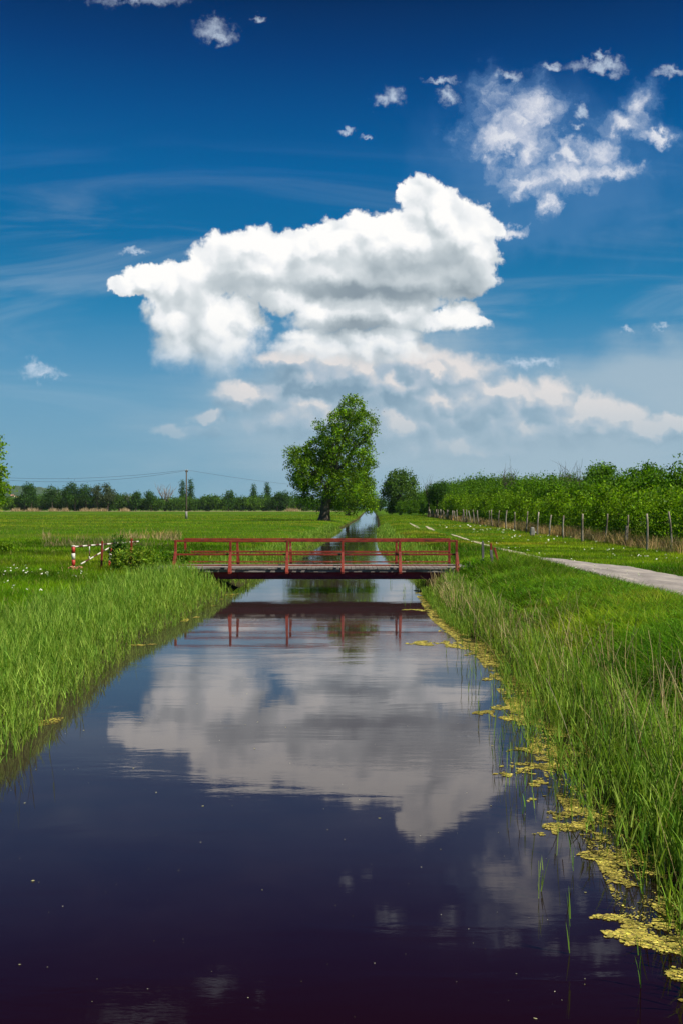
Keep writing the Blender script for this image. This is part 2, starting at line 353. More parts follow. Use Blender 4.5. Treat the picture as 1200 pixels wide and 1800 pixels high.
m_drysoil = solid('dry_straw_soil', [(0.3, (0.22, 0.17, 0.08)), (0.5, (0.36, 0.28, 0.15)), (0.7, (0.46, 0.38, 0.22))], (0.12, 0.3, 1), 0.95, 0.4)
# water
m_water, k = material('canal_water')
t = k.node('ShaderNodeTexCoord').outputs['Object']
big = k.noise(k.v('MULTIPLY', t, (0.35, 0.9, 1)), 0.8, 3, 0.5, 0.6)
fine = k.noise(k.v('MULTIPLY', t, (0.8, 2.8, 1)), 2.4, 4, 0.6, 0.3)
patch = k.mr(k.noise(k.v('MULTIPLY', t, (0.12, 0.35, 1)), 1.0, 3, 0.5, 1.0), 0.50, 0.66, 0.12, 1.0)
hgt = k.m('ADD', k.m('MULTIPLY', big, 0.6), k.m('MULTIPLY', k.m('MULTIPLY', fine, patch), 0.55))
b = k.node('ShaderNodeBump'); b.inputs['Strength'].default_value = 1.0; b.inputs['Distance'].default_value = 0.0046
k.put(b.inputs['Height'], hgt)
p = k.node('ShaderNodeBsdfPrincipled')
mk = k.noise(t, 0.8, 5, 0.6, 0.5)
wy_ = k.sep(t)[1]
murk_vignette = k.mr(k.m('ADD', wy_, k.m('MULTIPLY', k.m('SUBTRACT', mk, 0.5), 3.0)), 6.0, 15.0)  # murky tint farther off; near water darkened in its colour to imitate lens vignetting
k.put(p.inputs['Base Color'], k.mix(murk_vignette, (0.009, 0.0015, 0.003), (0.038, 0.022, 0.022)))
p.inputs['Roughness'].default_value = 0.03; p.inputs['IOR'].default_value = 1.33
k.put(p.inputs['Normal'], b.outputs[0]); finish(k, p.outputs[0])

# ------------------------------------------------------------------ terrain
YL = [-60, 0, 6, 11, 15, 23, 29, 37, 50, 60, 82, 100, 178, 275, 632, 1200, 6000]
XL = [-4.2, -4.2, -4.3, -4.35, -4.5, -4.9, -4.55, -4.1, -3.7, -3.1, -2.3, -1.75, 1.2, 4.8, 14.6, 31, 173]
YR = [-60, 0, 6, 10, 15, 21, 28, 35, 45, 60, 82, 100, 178, 275, 632, 1200, 6000]
XR = [2.9, 2.9, 2.95, 3.05, 3.3, 3.5, 3.1, 3.2, 3.4, 3.0, 3.15, 3.75, 6.4, 9.9, 21, 38, 180]
xl = lambda y: np.interp(y, YL, XL)
xr = lambda y: np.interp(y, YR, XR)
DP = [-3.0, -0.8, 0.0, 0.8, 1.8, 3.0, 5.0, 9000]
ZR = [-0.7, -0.45, 0.0, 0.45, 0.85, 1.0, 0.9, 0.9]
ZL = [-0.7, -0.45, 0.0, 0.35, 0.62, 0.82, 0.9, 0.9]
def bump2(x, y):
    return (np.sin(x * 1.7 + y * 0.9) * np.sin(y * 1.3 - x * 0.6) * 0.5 + np.sin(x * 0.53 + 1.3) * np.sin(y * 0.41 + x * 0.2) * 0.5)
def gz(x, y):
    x = np.asarray(x, dtype=float); y = np.asarray(y, dtype=float)
    dr = x - xr(y); dl = xl(y) - x
    z = np.where(dr > (-dl - 0), np.interp(dr, DP, ZR), 0)
    z = np.where(dr > dl, np.interp(dr, DP, ZR), np.interp(dl, DP, ZL))
    d = np.maximum(dr, dl)
    amp = np.interp(d, [-0.5, 0.5, 2.0, 4.0, 5.2, 60, 90], [0, 0.03, 0.06, 0.05, 0.02, 0.02, 0])
    amp = np.where((dr > 4.5) & (dr < 9.5), 0.0, amp) * np.interp(y, [80, 200], [1, 0])
    return z + amp * bump2(x, y)
offs = list(np.arange(0, 14, 0.35)) + list(np.arange(14, 40, 2)) + [40, 50, 65, 90, 130, 200, 320, 500, 800, 1300, 2200, 4000, 7000]
offs = [-1.2, -0.8, -0.4] + offs
ys = list(np.arange(-40, 0, 4)) + list(np.arange(0, 60, 0.7)) + list(np.arange(60, 120, 3)) + list(np.arange(120, 300, 10)) + [320, 360, 400, 460, 540, 632, 750, 900, 1050, 1200, 1600, 2200, 3000, 4200, 6000]
ys = np.array(ys); cols = [('L', o) for o in offs[::-1]] + [('R', o) for o in offs]
gx = np.stack([(xl(ys) - o) if s == 'L' else (xr(ys) + o) for s, o in cols], axis=1)
gy = np.repeat(ys[:, None], len(cols), axis=1); gzz = gz(gx, gy)
nr, nc = gx.shape; idx = np.arange(nr * nc).reshape(nr, nc)
q = np.stack([idx[:-1, :-1], idx[:-1, 1:], idx[1:, 1:], idx[1:, :-1]], axis=-1).reshape(-1, 4)
tag(link('ground', build_mesh('ground', np.stack([gx, gy, gzz], -1).reshape(-1, 3), q, m_ground, None, True)), kind='structure')

# water sheet
wy = np.array(sorted(set([-60, -20, 0] + YL[2:-1] + [6000]))); wv_ = []
for y in wy: wv_ += [(xl(y) - 0.6, y, 0.0), (xr(y) + 0.6, y, 0.0)]
wq = np.array([(2 * i, 2 * i + 1, 2 * i + 3, 2 * i + 2) for i in range(len(wy) - 1)])
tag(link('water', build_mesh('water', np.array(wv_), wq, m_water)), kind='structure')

def strip(name, pts, mat, dz=0.02, kind='structure', rag=0.0, sub=0.5):
    """a ground strip through (y, x0, x1) stations, its edges ragged"""
    Y = np.array([p[0] for p in pts]); A = np.array([p[1] for p in pts]); B = np.array([p[2] for p in pts])
    yy = np.arange(Y[0], Y[-1], sub); a = np.interp(yy, Y, A); b_ = np.interp(yy, Y, B)
    w = b_ - a
    a = a + R.normal(0, rag, len(yy)) * np.minimum(w, 1); b_ = b_ + R.normal(0, rag, len(yy)) * np.minimum(w, 1)
    cols_ = 6; fr = np.linspace(0, 1, cols_)
    xx = a[:, None] * (1 - fr) + b_[:, None] * fr; Y2 = np.repeat(yy[:, None], cols_, 1)
    zz = gz(xx, Y2) + dz
    ii = np.arange(xx.size).reshape(xx.shape)
    qq = np.stack([ii[:-1, :-1], ii[:-1, 1:], ii[1:, 1:], ii[1:, :-1]], -1).reshape(-1, 4)
    o = link(name, build_mesh(name, np.stack([xx, Y2, zz], -1).reshape(-1, 3), qq, mat)); o['kind'] = kind; return o
path_st = [(-20, 8.3, 11.0), (20, 8.5, 11.1), (25, 8.55, 11.1), (32, 8.5, 11.05), (38, 8.4, 10.9), (41, 8.35, 10.0), (43.5, 8.35, 9.6), (45.0, 8.4, 8.9)]
strip('path', path_st, m_path, 0.02, rag=0.05)
tr1 = [(44.9, 8.4, 8.95), (48, 8.4, 8.95), (53, 8.45, 8.9), (56, 8.62, 8.66)]
strip('dirt_track', tr1, m_track, 0.024, rag=0.12)
for st in ([(58, 8.6, 8.66), (60, 8.5, 8.8), (66, 8.65, 8.95), (67.5, 8.8, 8.85)], [(68.5, 8.78, 8.84), (71, 8.75, 9.0), (80, 9.0, 9.3), (85, 9.25, 9.32)],
           [(98, 9.1, 9.16), (102, 9.0, 9.5), (112, 9.6, 10.0), (122, 10.2, 10.4)], [(105, 8.25, 8.3), (112, 8.3, 8.75), (128, 9.0, 9.4), (146, 9.9, 10.0)],
           [(38, 7.85, 7.9), (40.5, 7.8, 8.1), (43, 7.95, 8.1), (44, 8.0, 8.05)]):
    strip('dirt_track', st, m_track, 0.024, rag=0.12)
# far, dry, straw-coloured edge of the field
strip('field_margin', [(640, -330, 8), (780, -360, 8)], m_drysoil, 0.05, sub=20)

# ------------------------------------------------------------------ scatter tools
def sample(n, y0, y1, xlo, xhi, margin=1.5, power=1.0):
    """points uniform in x and density ~ 1/y^power in y, inside the view wedge plus a margin"""
    out = []; tot = 0
    while tot < n:
        m = n * 4
        u = R.random(m)
        if power == 1.0: y = y0 * (y1 / y0) ** u
        else:
            e = 1 - power; y = (y0 ** e + u * (y1 ** e - y0 ** e)) ** (1 / e)
        a = np.maximum(xlo(y), -0.343 * y - margin); b_ = np.minimum(xhi(y), 0.343 * y + margin)
        w = b_ - a; keep = (w > 0) & (R.random(m) < w / max(w.max(), 1e-6))
        y = y[keep]; x = a[keep] + R.random(keep.sum()) * w[keep]
        out.append(np.stack([x, y], 1)); tot += len(y)
        if keep.sum() == 0: break
    return np.concatenate(out)[:n]
def blades(p0, d, L, w, droop, tint, segs=3, yaw=None, tip=0.08, wp=1.0):
    """tapered strips: p(t) = p0 + d L t + droop L t^2"""
    n = len(p0); d = d / np.linalg.norm(d, axis=1, keepdims=True)
    if yaw is None: yaw = R.random(n) * math.pi
    sd_ = np.stack([np.cos(yaw), np.sin(yaw), np.zeros(n)], 1)
    vs = np.zeros((n, (segs + 1) * 2, 3)); 
    for i in range(segs + 1):
        tt = i / segs
        c_ = p0 + d * (L * tt)[:, None] + droop * (L * tt * tt)[:, None]
        ww = w * ((1 - tt) ** wp * (1 - tip) + tip) * (0.65 + 0.7 * min(1, tt * 3) * 0.5)
        vs[:, 2 * i] = c_ - sd_ * ww[:, None] / 2; vs[:, 2 * i + 1] = c_ + sd_ * ww[:, None] / 2
    base_ = (np.arange(n) * (segs + 1) * 2)[:, None, None]
    loc = np.array([(2 * i, 2 * i + 1, 2 * i + 3, 2 * i + 2) for i in range(segs)])[None]
    qq = (base_ + loc).reshape(-1, 4)
    tn = np.repeat(tint, (segs + 1) * 2, axis=0)
    return vs.reshape(-1, 3), qq, tn
def join(parts):
    vs, qs, ts = [], [], []; o = 0
    for v_, q_, t_ in parts: vs.append(v_); qs.append(q_ + o); ts.append(t_); o += len(v_)
    return np.concatenate(vs), np.concatenate(qs), np.concatenate(ts)
def updir(n, spread, lean=(0, 0)):
    return np.stack([R.normal(lean[0], spread, n), R.normal(lean[1], spread, n), np.ones(n)], 1)
def tints(n, cols_, var=0.18):
    cols_ = np.array(cols_); i = R.integers(0, len(cols_), n); j = R.integers(0, len(cols_), n); f = R.random(n)[:, None]
    c_ = cols_[i] * f + cols_[j] * (1 - f)
    return c_ * np.exp(R.normal(0, var, n))[:, None]
def vnoise(x, y, s, seed=0):
    """cheap smooth value noise in numpy"""
    r_ = np.random.default_rng(seed).random((257, 257)); x = x * s; y = y * s
    xi = np.floor(x).astype(int); yi = np.floor(y).astype(int); fx = x - xi; fy = y - yi
    fx = fx * fx * (3 - 2 * fx); fy = fy * fy * (3 - 2 * fy); a = lambda i, j: r_[i % 257, j % 257]
    return (a(xi, yi) * (1 - fx) + a(xi + 1, yi) * fx) * (1 - fy) + (a(xi, yi + 1) * (1 - fx) + a(xi + 1, yi + 1) * fx) * fy
def fnoise(x, y, s, seed=0): return (vnoise(x, y, s, seed) * 0.55 + vnoise(x, y, s * 2.3, seed + 1) * 0.3 + vnoise(x, y, s * 5.1, seed + 2) * 0.15)

BR_Y0, BR_Y1 = 36.5, 39.0
def clear_of(pts, extra=0.0):
    x, y = pts[:, 0], pts[:, 1]
    on_bridge = (y > BR_Y0 - 0.25) & (y < BR_Y1 + 0.2) & (x > -8.2) & (x < 5.0)
    pa = np.interp(y, [s[0] for s in path_st], [s[1] for s in path_st]); pb = np.interp(y, [s[0] for s in path_st], [s[2] for s in path_st])
    on_path = (y < 45) & (x > pa - 0.02 - extra) & (x < pb + 0.0 + extra)
    return ~(on_bridge | on_path)
def with_z(pts): return np.column_stack([pts, gz(pts[:, 0], pts[:, 1])])
def stuff(name, parts, mat, label, cat):
    v_, q_, t_ = join(parts); o = link(name, build_mesh(name, v_, q_, mat, t_)); return tag(o, label, cat, kind='stuff')

# ---- meadow grass, left
def grass(pts, h0, h1, w, cols_, spread=0.3, droop=0.35, var=0.2, segs=2, straw=0.05):
    p3 = with_z(pts); n = len(p3); y = p3[:, 1]
    f = fnoise(p3[:, 0], p3[:, 1], 0.35, 3)
    hh = (h0 + (h1 - h0) * R.random(n)) * (0.55 + 0.9 * f)
    k_ = np.maximum(1.0, y / 22.0); ww = w * k_ * (0.7 + 0.6 * R.random(n))
    a = R.random(n) * 2 * math.pi; dr = np.stack([np.cos(a) * droop, np.sin(a) * droop, -0.35 * droop * np.ones(n)], 1) * (0.4 + R.random(n))[:, None]
    tn = tints(n, cols_, var)
    g2 = fnoise(p3[:, 0], p3[:, 1] * 0.6, 0.16, 11)[:, None]
    g3 = fnoise(p3[:, 0] * 0.5, p3[:, 1] * 0.9, 0.11, 17)[:, None]
    tn = tn * (0.60 + 0.75 * g2) + np.array([0.09, 0.05, 0.008]) * np.clip(g2 - 0.48, 0, 1) * 3.0 + np.array([0.20, 0.08, 0.02]) * np.clip(g3 - 0.48, 0, 1) * 4.0
    g4 = fnoise(p3[:, 0], p3[:, 1], 0.8, 27)[:, None]; tn = tn * np.clip(0.35 + 1.3 * g4, 0.5, 1.5)
    g5 = fnoise(p3[:, 0] * 0.12, p3[:, 1] * 0.55, 1.0, 37)[:, None]; tn = tn * np.clip(0.1 + 1.8 * g5, 0.55, 1.5) * np.where(g5 > .5, [[1.12, 1.0, 1.0]], [[0.9, 1.0, 1.0]])
    st_ = R.random(n) < straw; tn[st_] = tints(int(st_.sum()), [(0.42, 0.34, 0.14), (0.34, 0.30, 0.10), (0.26, 0.17, 0.07)], 0.2)
    return blades(p3, updir(n, spread), hh, ww, dr, tn, segs)
LUSH = [(0.065, 0.185, 0.006), (0.110, 0.245, 0.008), (0.185, 0.320, 0.016), (0.030, 0.105, 0.006)]
MEAD = [(0.095, 0.230, 0.004), (0.130, 0.270, 0.005), (0.185, 0.310, 0.009), (0.060, 0.165, 0.004)]
REED = [(0.215, 0.360, 0.045), (0.270, 0.420, 0.065), (0.350, 0.460, 0.085), (0.120, 0.260, 0.030)]
pl = sample(95000, 22, 70, lambda y: -60 + 0 * y, lambda y: xl(y) - 0.4); pl = pl[clear_of(pl)]
ph = sample(60000, 70, 330, lambda y: -120 + 0 * y, lambda y: xl(y) - 0.2, power=1.3)
pm = sample(16000, 10, 22, lambda y: -20 + 0 * y, lambda y: xl(y) - 1.0)
stuff('meadow_grass', [grass(pl, 0.10, 0.24, 0.011, MEAD), grass(ph, 0.14, 0.26, 0.009, MEAD, segs=1), grass(pm, 0.12, 0.3, 0.012, MEAD)], M_blade,
      'short bright green meadow grass filling the field left of the canal', 'grass')
# ---- verge grass, right
v1 = sample(70000, 18, 75, lambda y: xr(y) + 5.0, lambda y: 17.5 + 0.03 * y); v1 = v1[clear_of(v1)]
trk = lambda y: np.interp(y, [45, 56, 66, 85, 105, 125, 146], [8.65, 8.65, 8.8, 9.25, 8.9, 9.4, 10])
v1 = v1[~((v1[:, 1] > 44) & (np.abs(v1[:, 0] - trk(v1[:, 1])) < 0.45) & (R.random(len(v1)) < 0.95))]
v2 = sample(35000, 75, 300, lambda y: xr(y) + 0.5, lambda y: 17.5 + 0.03 * y, power=1.3)
v2 = v2[~((v2[:, 1] < 150) & (np.abs(v2[:, 0] - trk(v2[:, 1])) < 0.5))]
v2 = v2[~((v2[:, 1] > 95) & (v2[:, 1] < 125) & (np.abs(v2[:, 0] - np.interp(v2[:, 1], [98, 122], [9.1, 10.3])) < 0.5))]
stuff('verge_grass', [grass(v1, 0.07, 0.17, 0.012, MEAD), grass(v2, 0.10, 0.2, 0.010, MEAD, segs=1)], M_blade,
      'low mown-looking grass on the verge between the path and the post fence', 'grass')
# ---- tall lush grass on the right bank
b1 = sample(62000, 6, 40, lambda y: xr(y) + 0.15, lambda y: np.minimum(xr(y) + 5.0, 8.45), margin=1.5); b1 = b1[clear_of(b1, 0.05)]
b2 = sample(26000, 40, 100, lambda y: xr(y) + 0.2, lambda y: xr(y) + 5.0); b2 = b2[clear_of(b2, 0.1)]
# clumping
cl = fnoise(b1[:, 0], b1[:, 1], 0.9, 21); b1 = b1[R.random(len(b1)) < 0.35 + 1.1 * cl]
near_path = np.interp(b1[:, 0], [6.6, 8.4], [1.0, 0.55])
A1 = grass(b1[near_path > 0.8], 0.26, 0.56, 0.019, LUSH, 0.32, 0.55, 0.22, 4); A2 = grass(b1[near_path <= 0.8], 0.12, 0.26, 0.015, LUSH, 0.3, 0.4, 0.2, 3)
stuff('bank_grass', [A1, A2, grass(b2, 0.14, 0.3, 0.012, LUSH, 0.3, 0.4, 0.2, 2)], M_blade,
      'tall lush green grass covering the right canal bank beside the path', 'grass')

# ---- broad curling leaves tufted through the right bank
tf = sample(2600, 7, 36, lambda y: xr(y) + 0.5, lambda y: np.minimum(xr(y) + 4.6, 8.2), margin=1.0); tf = tf[clear_of(tf, 0.2)]
tf = np.repeat(tf, 9, axis=0) + R.normal(0, 0.03, (len(tf) * 9, 2)); p3 = with_z(tf); n = len(p3); a = R.random(n) * 6.28
stuff('bank_weeds', [blades(p3 + np.array([0, 0, .08]), np.stack([np.cos(a) * .55, np.sin(a) * .55, np.ones(n)], 1), 0.22 + 0.26 * R.random(n), 0.020 * np.maximum(1, p3[:, 1] / 20) * (0.7 + .6 * R.random(n)),
      np.stack([np.cos(a) * .5, np.sin(a) * .5, -.55 * np.ones(n)], 1), tints(n, [(0.10, 0.27, 0.010), (0.16, 0.36, 0.02), (0.24, 0.44, 0.04), (0.06, 0.18, 0.01)], 0.18), 4, yaw=a + math.pi / 2, wp=0.7)], M_blade,
      'broad curling bright leaves tufted through the tall grass of the right bank', 'weeds')
# ---- reeds
def reeds(pts, h0, h1, cols_, lw=0.016, nleaf=5, lean=(0.0, 0.0), calm=1.0, edge_h=0.62):
    p3 = with_z(pts); p3[:, 2] = np.maximum(p3[:, 2], -0.12); n = len(p3); y = p3[:, 1]
    kk = np.maximum(1.0, y / 26.0)
    hh = h0 + (h1 - h0) * R.random(n)
    inl = np.clip(np.maximum(xl(y) - p3[:, 0], p3[:, 0] - xr(y)) / 1.0, -0.2, 1.0)
    hh = hh * (edge_h + (1 - edge_h) * np.clip(inl, 0, 1)) * np.interp(y, [0, 14, 24, 200], [1.12, 1.05, 0.86, 0.86]); dirs = updir(n, 0.07, lean); tn = tints(n, cols_, 0.16)
    out = [blades(p3, dirs, hh, 0.008 * kk, np.zeros((n, 3)) + R.normal(0, 0.05, (n, 3)), tn * np.array([1.0, 0.9, 0.8]), 3, tip=0.4)]
    dn = dirs / np.linalg.norm(dirs, axis=1, keepdims=True)
    for j in range(nleaf):
        f = 0.18 + 0.72 * (j + R.random(n)) / nleaf
        o = p3 + dn * (hh * f)[:, None]; a = R.random(n) * 2 * math.pi
        sp = (0.18 + 0.25 * R.random(n)) * calm
        dd = np.stack([np.cos(a) * sp, np.sin(a) * sp, np.ones(n)], 1)
        drp = np.stack([np.cos(a) * 0.35, np.sin(a) * 0.35, -0.25 * np.ones(n)], 1) * (R.random(n) ** 1.5 * calm)[:, None]
        out.append(blades(o, dd, hh * (0.28 + 0.2 * R.random(n)), lw * kk * (0.7 + 0.6 * R.random(n)), drp, tn * np.exp(R.normal(0, .12, n))[:, None], 3, wp=0.8))
    return out
lw_ = lambda y: np.interp(y, [8, 20, 27, 33, 36, 40, 60, 150], [1.9, 1.8, 1.9, 2.0, 2.0, 1.5, 1.4, 1.2])
r1 = sample(6500, 9.5, 40, lambda y: xl(y) - lw_(y), lambda y: xl(y) + 0.32, margin=1.0)
r1 = r1[clear_of(r1)]
edge_ = np.clip((r1[:, 0] - (xl(r1[:, 1]) - 0.05)) / 0.4, 0, 1); r1 = r1[R.random(len(r1)) > edge_ * 0.85]
r2 = sample(2600, 40, 140, lambda y: xl(y) - lw_(y), lambda y: xl(y) + 0.3)
stuff('reeds', reeds(r1, 0.5, 0.85, REED) + reeds(r2, 0.4, 0.75, REED, nleaf=4), M_blade, 'dense pale green reeds along the left edge of the canal', 'reeds')
REED2 = REED + [(0.34, 0.42, 0.09), (0.36, 0.36, 0.12)]
DRYC = [(0.46, 0.34, 0.15), (0.58, 0.44, 0.22), (0.28, 0.19, 0.09), (0.40, 0.33, 0.20)]
r3 = sample(3000, 6.0, 24, lambda y: xr(y) - np.interp(y, [6, 10, 15, 21, 24], [0.55, 0.7, 0.85, 0.3, 0.2]), lambda y: xr(y) + np.interp(y, [6, 12, 20, 24], [0.8, 0.55, 0.4, 0.4]), margin=0.9)
u_ = (r3[:, 0] - xr(r3[:, 1])); r3 = r3[(u_ > -0.2) | (R.random(len(r3)) < 0.30)]
r4 = sample(2600, 24, 40, lambda y: xr(y) - 0.35, lambda y: xr(y) + 0.7); r4 = r4[clear_of(r4)]
r5 = sample(2300, 40, 140, lambda y: xr(y) - 0.2, lambda y: xr(y) + 1.3)
stuff('reeds', reeds(r3, 0.45, 0.85, REED, lw=0.016, nleaf=4, edge_h=.8) + reeds(r4, 0.45, 0.85, REED, lw=0.015, nleaf=4) + reeds(r5, 0.4, 0.8, REED, nleaf=4), M_blade,
      'thin green reeds standing in the water along the right bank', 'reeds')
d1 = sample(620, 6.5, 22, lambda y: xr(y) - 0.3, lambda y: xr(y) + 1.0, margin=0.6); d2 = sample(700, 20, 40, lambda y: xr(y) - 0.1, lambda y: xr(y) + 0.6)
d1 = d1[R.random(len(d1)) < 0.25 + 1.3 * (vnoise(d1[:, 0], d1[:, 1], 0.8, 5) > 0.55)]; d2 = d2[clear_of(d2)]
def stalks(pts, h0, h1, w, cols_, spread=0.16):
    p3 = with_z(pts); n = len(p3); kk = np.maximum(1, p3[:, 1] / 24)
    return blades(p3, updir(n, spread), h0 + (h1 - h0) * R.random(n), w * kk, R.normal(0, 0.18, (n, 3)) * [1, 1, 0.2], tints(n, cols_, 0.2), 5, tip=0.5)
stuff('dry_reeds', [stalks(d1, 0.6, 1.25, 0.010, DRYC, 0.2), stalks(d2, 0.4, 0.9, 0.011, DRYC)], M_dry, 'last year\'s straw-coloured reed stalks among the right bank reeds', 'dry reeds')
# lone reed stems standing in open water
spx = np.column_stack([R.uniform(-1.25, -0.35, 60), R.uniform(8.5, 22, 60)]); spx[:, 0] += xr(spx[:, 1]); spx = spx[(spx[:, 0] < .343 * spx[:, 1])]
sp = np.array([(1.86, 12.3), (1.92, 12.1), (2.02, 12.6), (1.80, 11.0), (1.88, 11.2), (1.95, 9.9), (1.9, 10.3), (2.1, 9.6), (2.15, 9.9), (1.58, 8.0), (1.62, 8.15), (1.60, 7.0), (1.96, 6.5), (2.3, 6.3), (2.33, 6.6), (2.28, 15.2), (2.4, 15.8), (2.55, 16.4), (2.35, 17.4), (2.6, 18.5), (2.75, 17.8), (2.42, 14.0), (2.5, 13.2), (2.35, 12.6), (2.45, 11.8),
               (-4.1, 15.7), (-4.15, 15.9), (-4.4, 19.6), (-4.3, 21.0), (-3.7, 11.6), (-3.75, 12.0), (-3.9, 12.4), (-3.8, 12.9), (2.2, 36), (2.3, 36.5), (2.55, 36.2), (2.6, 36.8), (2.25, 35.2), (2.0, 41), (2.1, 41.6)])
sp = np.concatenate([sp, spx])
stuff('sparse_reeds', reeds(sp, 0.35, 0.7, REED, lw=0.012, nleaf=3, calm=0.35, edge_h=1.0), M_blade, 'single reed stems rising out of the open water near the banks', 'reeds')

# ---- dry grass strips
f1 = sample(26000, 44, 260, lambda y: 14.6 + 0.0297 * y - 0.1 + 0.0, lambda y: 16.6 + 0.0297 * y + 0.8, margin=3)
f1 = f1[R.random(len(f1)) < 0.2 + 1.2 * fnoise(f1[:, 0], f1[:, 1], 0.35, 77)]
WEED = [(0.27, 0.19, 0.10), (0.34, 0.25, 0.14), (0.22, 0.15, 0.08), (0.16, 0.20, 0.04)]
f2 = sample(4200, 55, 82, lambda y: -0.30 * y + 0 * y, lambda y: -0.16 * y); f2 = f2[(fnoise(f2[:, 0], f2[:, 1], 0.22, 9) > 0.53)]
f3 = sample(1500, 58, 72, lambda y: -0.215 * y, lambda y: -0.205 * y + 1.0)
stuff('dry_grass', [grass(f1, 0.35, 1.0, 0.010, WEED, 0.2, 0.3, 0.2, 2)], M_dry, 'brown dry grass tangled along the foot of the post fence', 'dry grass')
stuff('dry_grass', [grass(f2, 0.3, 0.65, 0.013, [(0.34, 0.24, 0.13), (0.40, 0.30, 0.17), (0.22, 0.22, 0.06)], 0.2, 0.3, 0.2, 2)], M_dry, 'wispy brownish weeds in the meadow behind the striped barrier', 'weeds')

# ---- daisies
def daisies(pts, s, h=0.16):
    p3 = with_z(pts); n = len(p3); p3[:, 2] += h * (0.6 + 0.8 * R.random(n)); ss = s * np.maximum(1, p3[:, 1] / 30) * (0.6 + 0.8 * R.random(n))
    a = R.random(n) * 6.28; t1 = np.stack([np.cos(a), np.sin(a), R.normal(0, .3, n)], 1) * ss[:, None]; t2 = np.stack([-np.sin(a), np.cos(a), R.normal(0, .3, n)], 1) * ss[:, None]
    up = np.array([[0, 0, 1.0]]) * ss[:, None] * 0.5
    vs = np.stack([p3 - t1, p3 - t2 , p3 + t1, p3 + t2, p3 + up, p3 - t1 * .2], 1); vs = np.stack([p3 - t1, p3 - t2, p3 + t1, p3 + t2], 1)
    vs2 = np.stack([p3 - t1 * .8 - up, p3 + t1 * .8 - up, p3 + t1 * .8 + up, p3 - t1 * .8 + up], 1)
    al = np.concatenate([vs, vs2], 0).reshape(-1, 3); qq = np.arange(len(al)).reshape(-1, 4)
    return al, qq, np.tile([[0.85, 0.84, 0.74]], (len(al), 1))
w1 = sample(90, 26, 38, lambda y: -0.34 * y, lambda y: -0.22 * y); w1 = w1[fnoise(w1[:, 0], w1[:, 1], 0.5, 31) > 0.55]
w2 = sample(150, 28, 120, lambda y: 11.3 + 0 * y, lambda y: 15.5 + 0.02 * y); w2 = w2[fnoise(w2[:, 0], w2[:, 1], 0.22, 33) > 0.5]
w3 = sample(50, 26, 60, lambda y: xr(y) + 3.5, lambda y: 8.4 + 0 * y)
v_, q_, t_ = join([daisies(w1, 0.028), daisies(w2, 0.030), daisies(w3, 0.022, 0.35)])
tag(link('daisies', build_mesh('daisies', v_, q_, M_dry, t_)), 'tiny white daisies dotted through the meadow and verge grass', 'flowers', kind='stuff')

# ---- floating algae on the right side, and drifting specks
def flecks(pts, s, cols_, z0=0.004, thick=0.003):
    n = len(pts); a = R.random(n) * 6.28; e = 0.4 + 0.6 * R.random(n); ss = s * (0.5 + R.random(n))
    c3 = np.column_stack([pts, z0 + R.random(n) * thick])
    t1 = np.stack([np.cos(a), np.sin(a), R.normal(0, .04, n)], 1) * ss[:, None]; t2 = np.stack([-np.sin(a), np.cos(a), R.normal(0, .04, n)], 1) * (ss * e)[:, None]
    vs = np.stack([c3 - t1, c3 - t2, c3 + t1, c3 + t2], 1).reshape(-1, 3); vs[:, 2] = np.maximum(vs[:, 2], 0.003)
    mo = 0.62 + 0.8 * vnoise(c3[:, 0] * 7, c3[:, 1] * 6, 1.0, 71)[:, None]
    return vs, np.arange(len(vs)).reshape(-1, 4), np.repeat(tints(n, cols_, 0.25) * mo, 4, axis=0)
ALG = [(0.48, 0.38, 0.07), (0.58, 0.47, 0.11), (0.42, 0.38, 0.06), (0.22, 0.22, 0.04), (0.16, 0.12, 0.04)]
def photo_pt(X_, Y_): y = FPX * H / (Y_ - HORY); return ((X_ - 600) / FPX * y, y)
ap = R.random((420000, 2)); PX = 560 + ap[:, 0] * 680; PY = 1052 + ap[:, 1] * 770 ** 1.0
# patch centres in metres on the water (from where they lie along the bank)
pc = [(1150, 1630, .30, .16), (1085, 1618, .20, .09), (1120, 1650, .22, .12), (1190, 1660, .24, .18), (1120, 1560, .22, .22), (1190, 1590, .2, .3), (1060, 1505, .20, .13), (1120, 1515, .25, .3), (985, 1455, .22, .12), (950, 1465, .16, .07),
      (1010, 1432, .3, .2), (960, 1405, .3, .2), (1000, 1380, .4, .3), (925, 1345, .35, .18), (960, 1350, .4, .3), (890, 1362, .2, .1), (915, 1322, .25, .22), (870, 1258, .30, .35), (895, 1262, .28, .25), (850, 1255, .12, .2), (895, 1245, .25, .25), (880, 1195, .3, .3), (870, 1180, .25, .2),
      (855, 1152, .5, .35), (825, 1137, .8, .4), (790, 1130, .9, .5), (755, 1132, .5, .3), (870, 1165, .35, .4), (810, 1110, .5, .8), (790, 1092, .35, .8), (840, 1140, .5, .5), (745, 1073, .5, .25), (770, 1075, .4, .5), (720, 1072, .3, .15), (1195, 1715, .09, .09), (1200, 1760, .06, .05), (1110, 1640, .2, .08),
      (155, 1157, .3, .08), (240, 1134, .35, .10), (262, 1133, .2, .06), (330, 1085, .3, .2), (400, 1045, .5, .4)]
fl = []
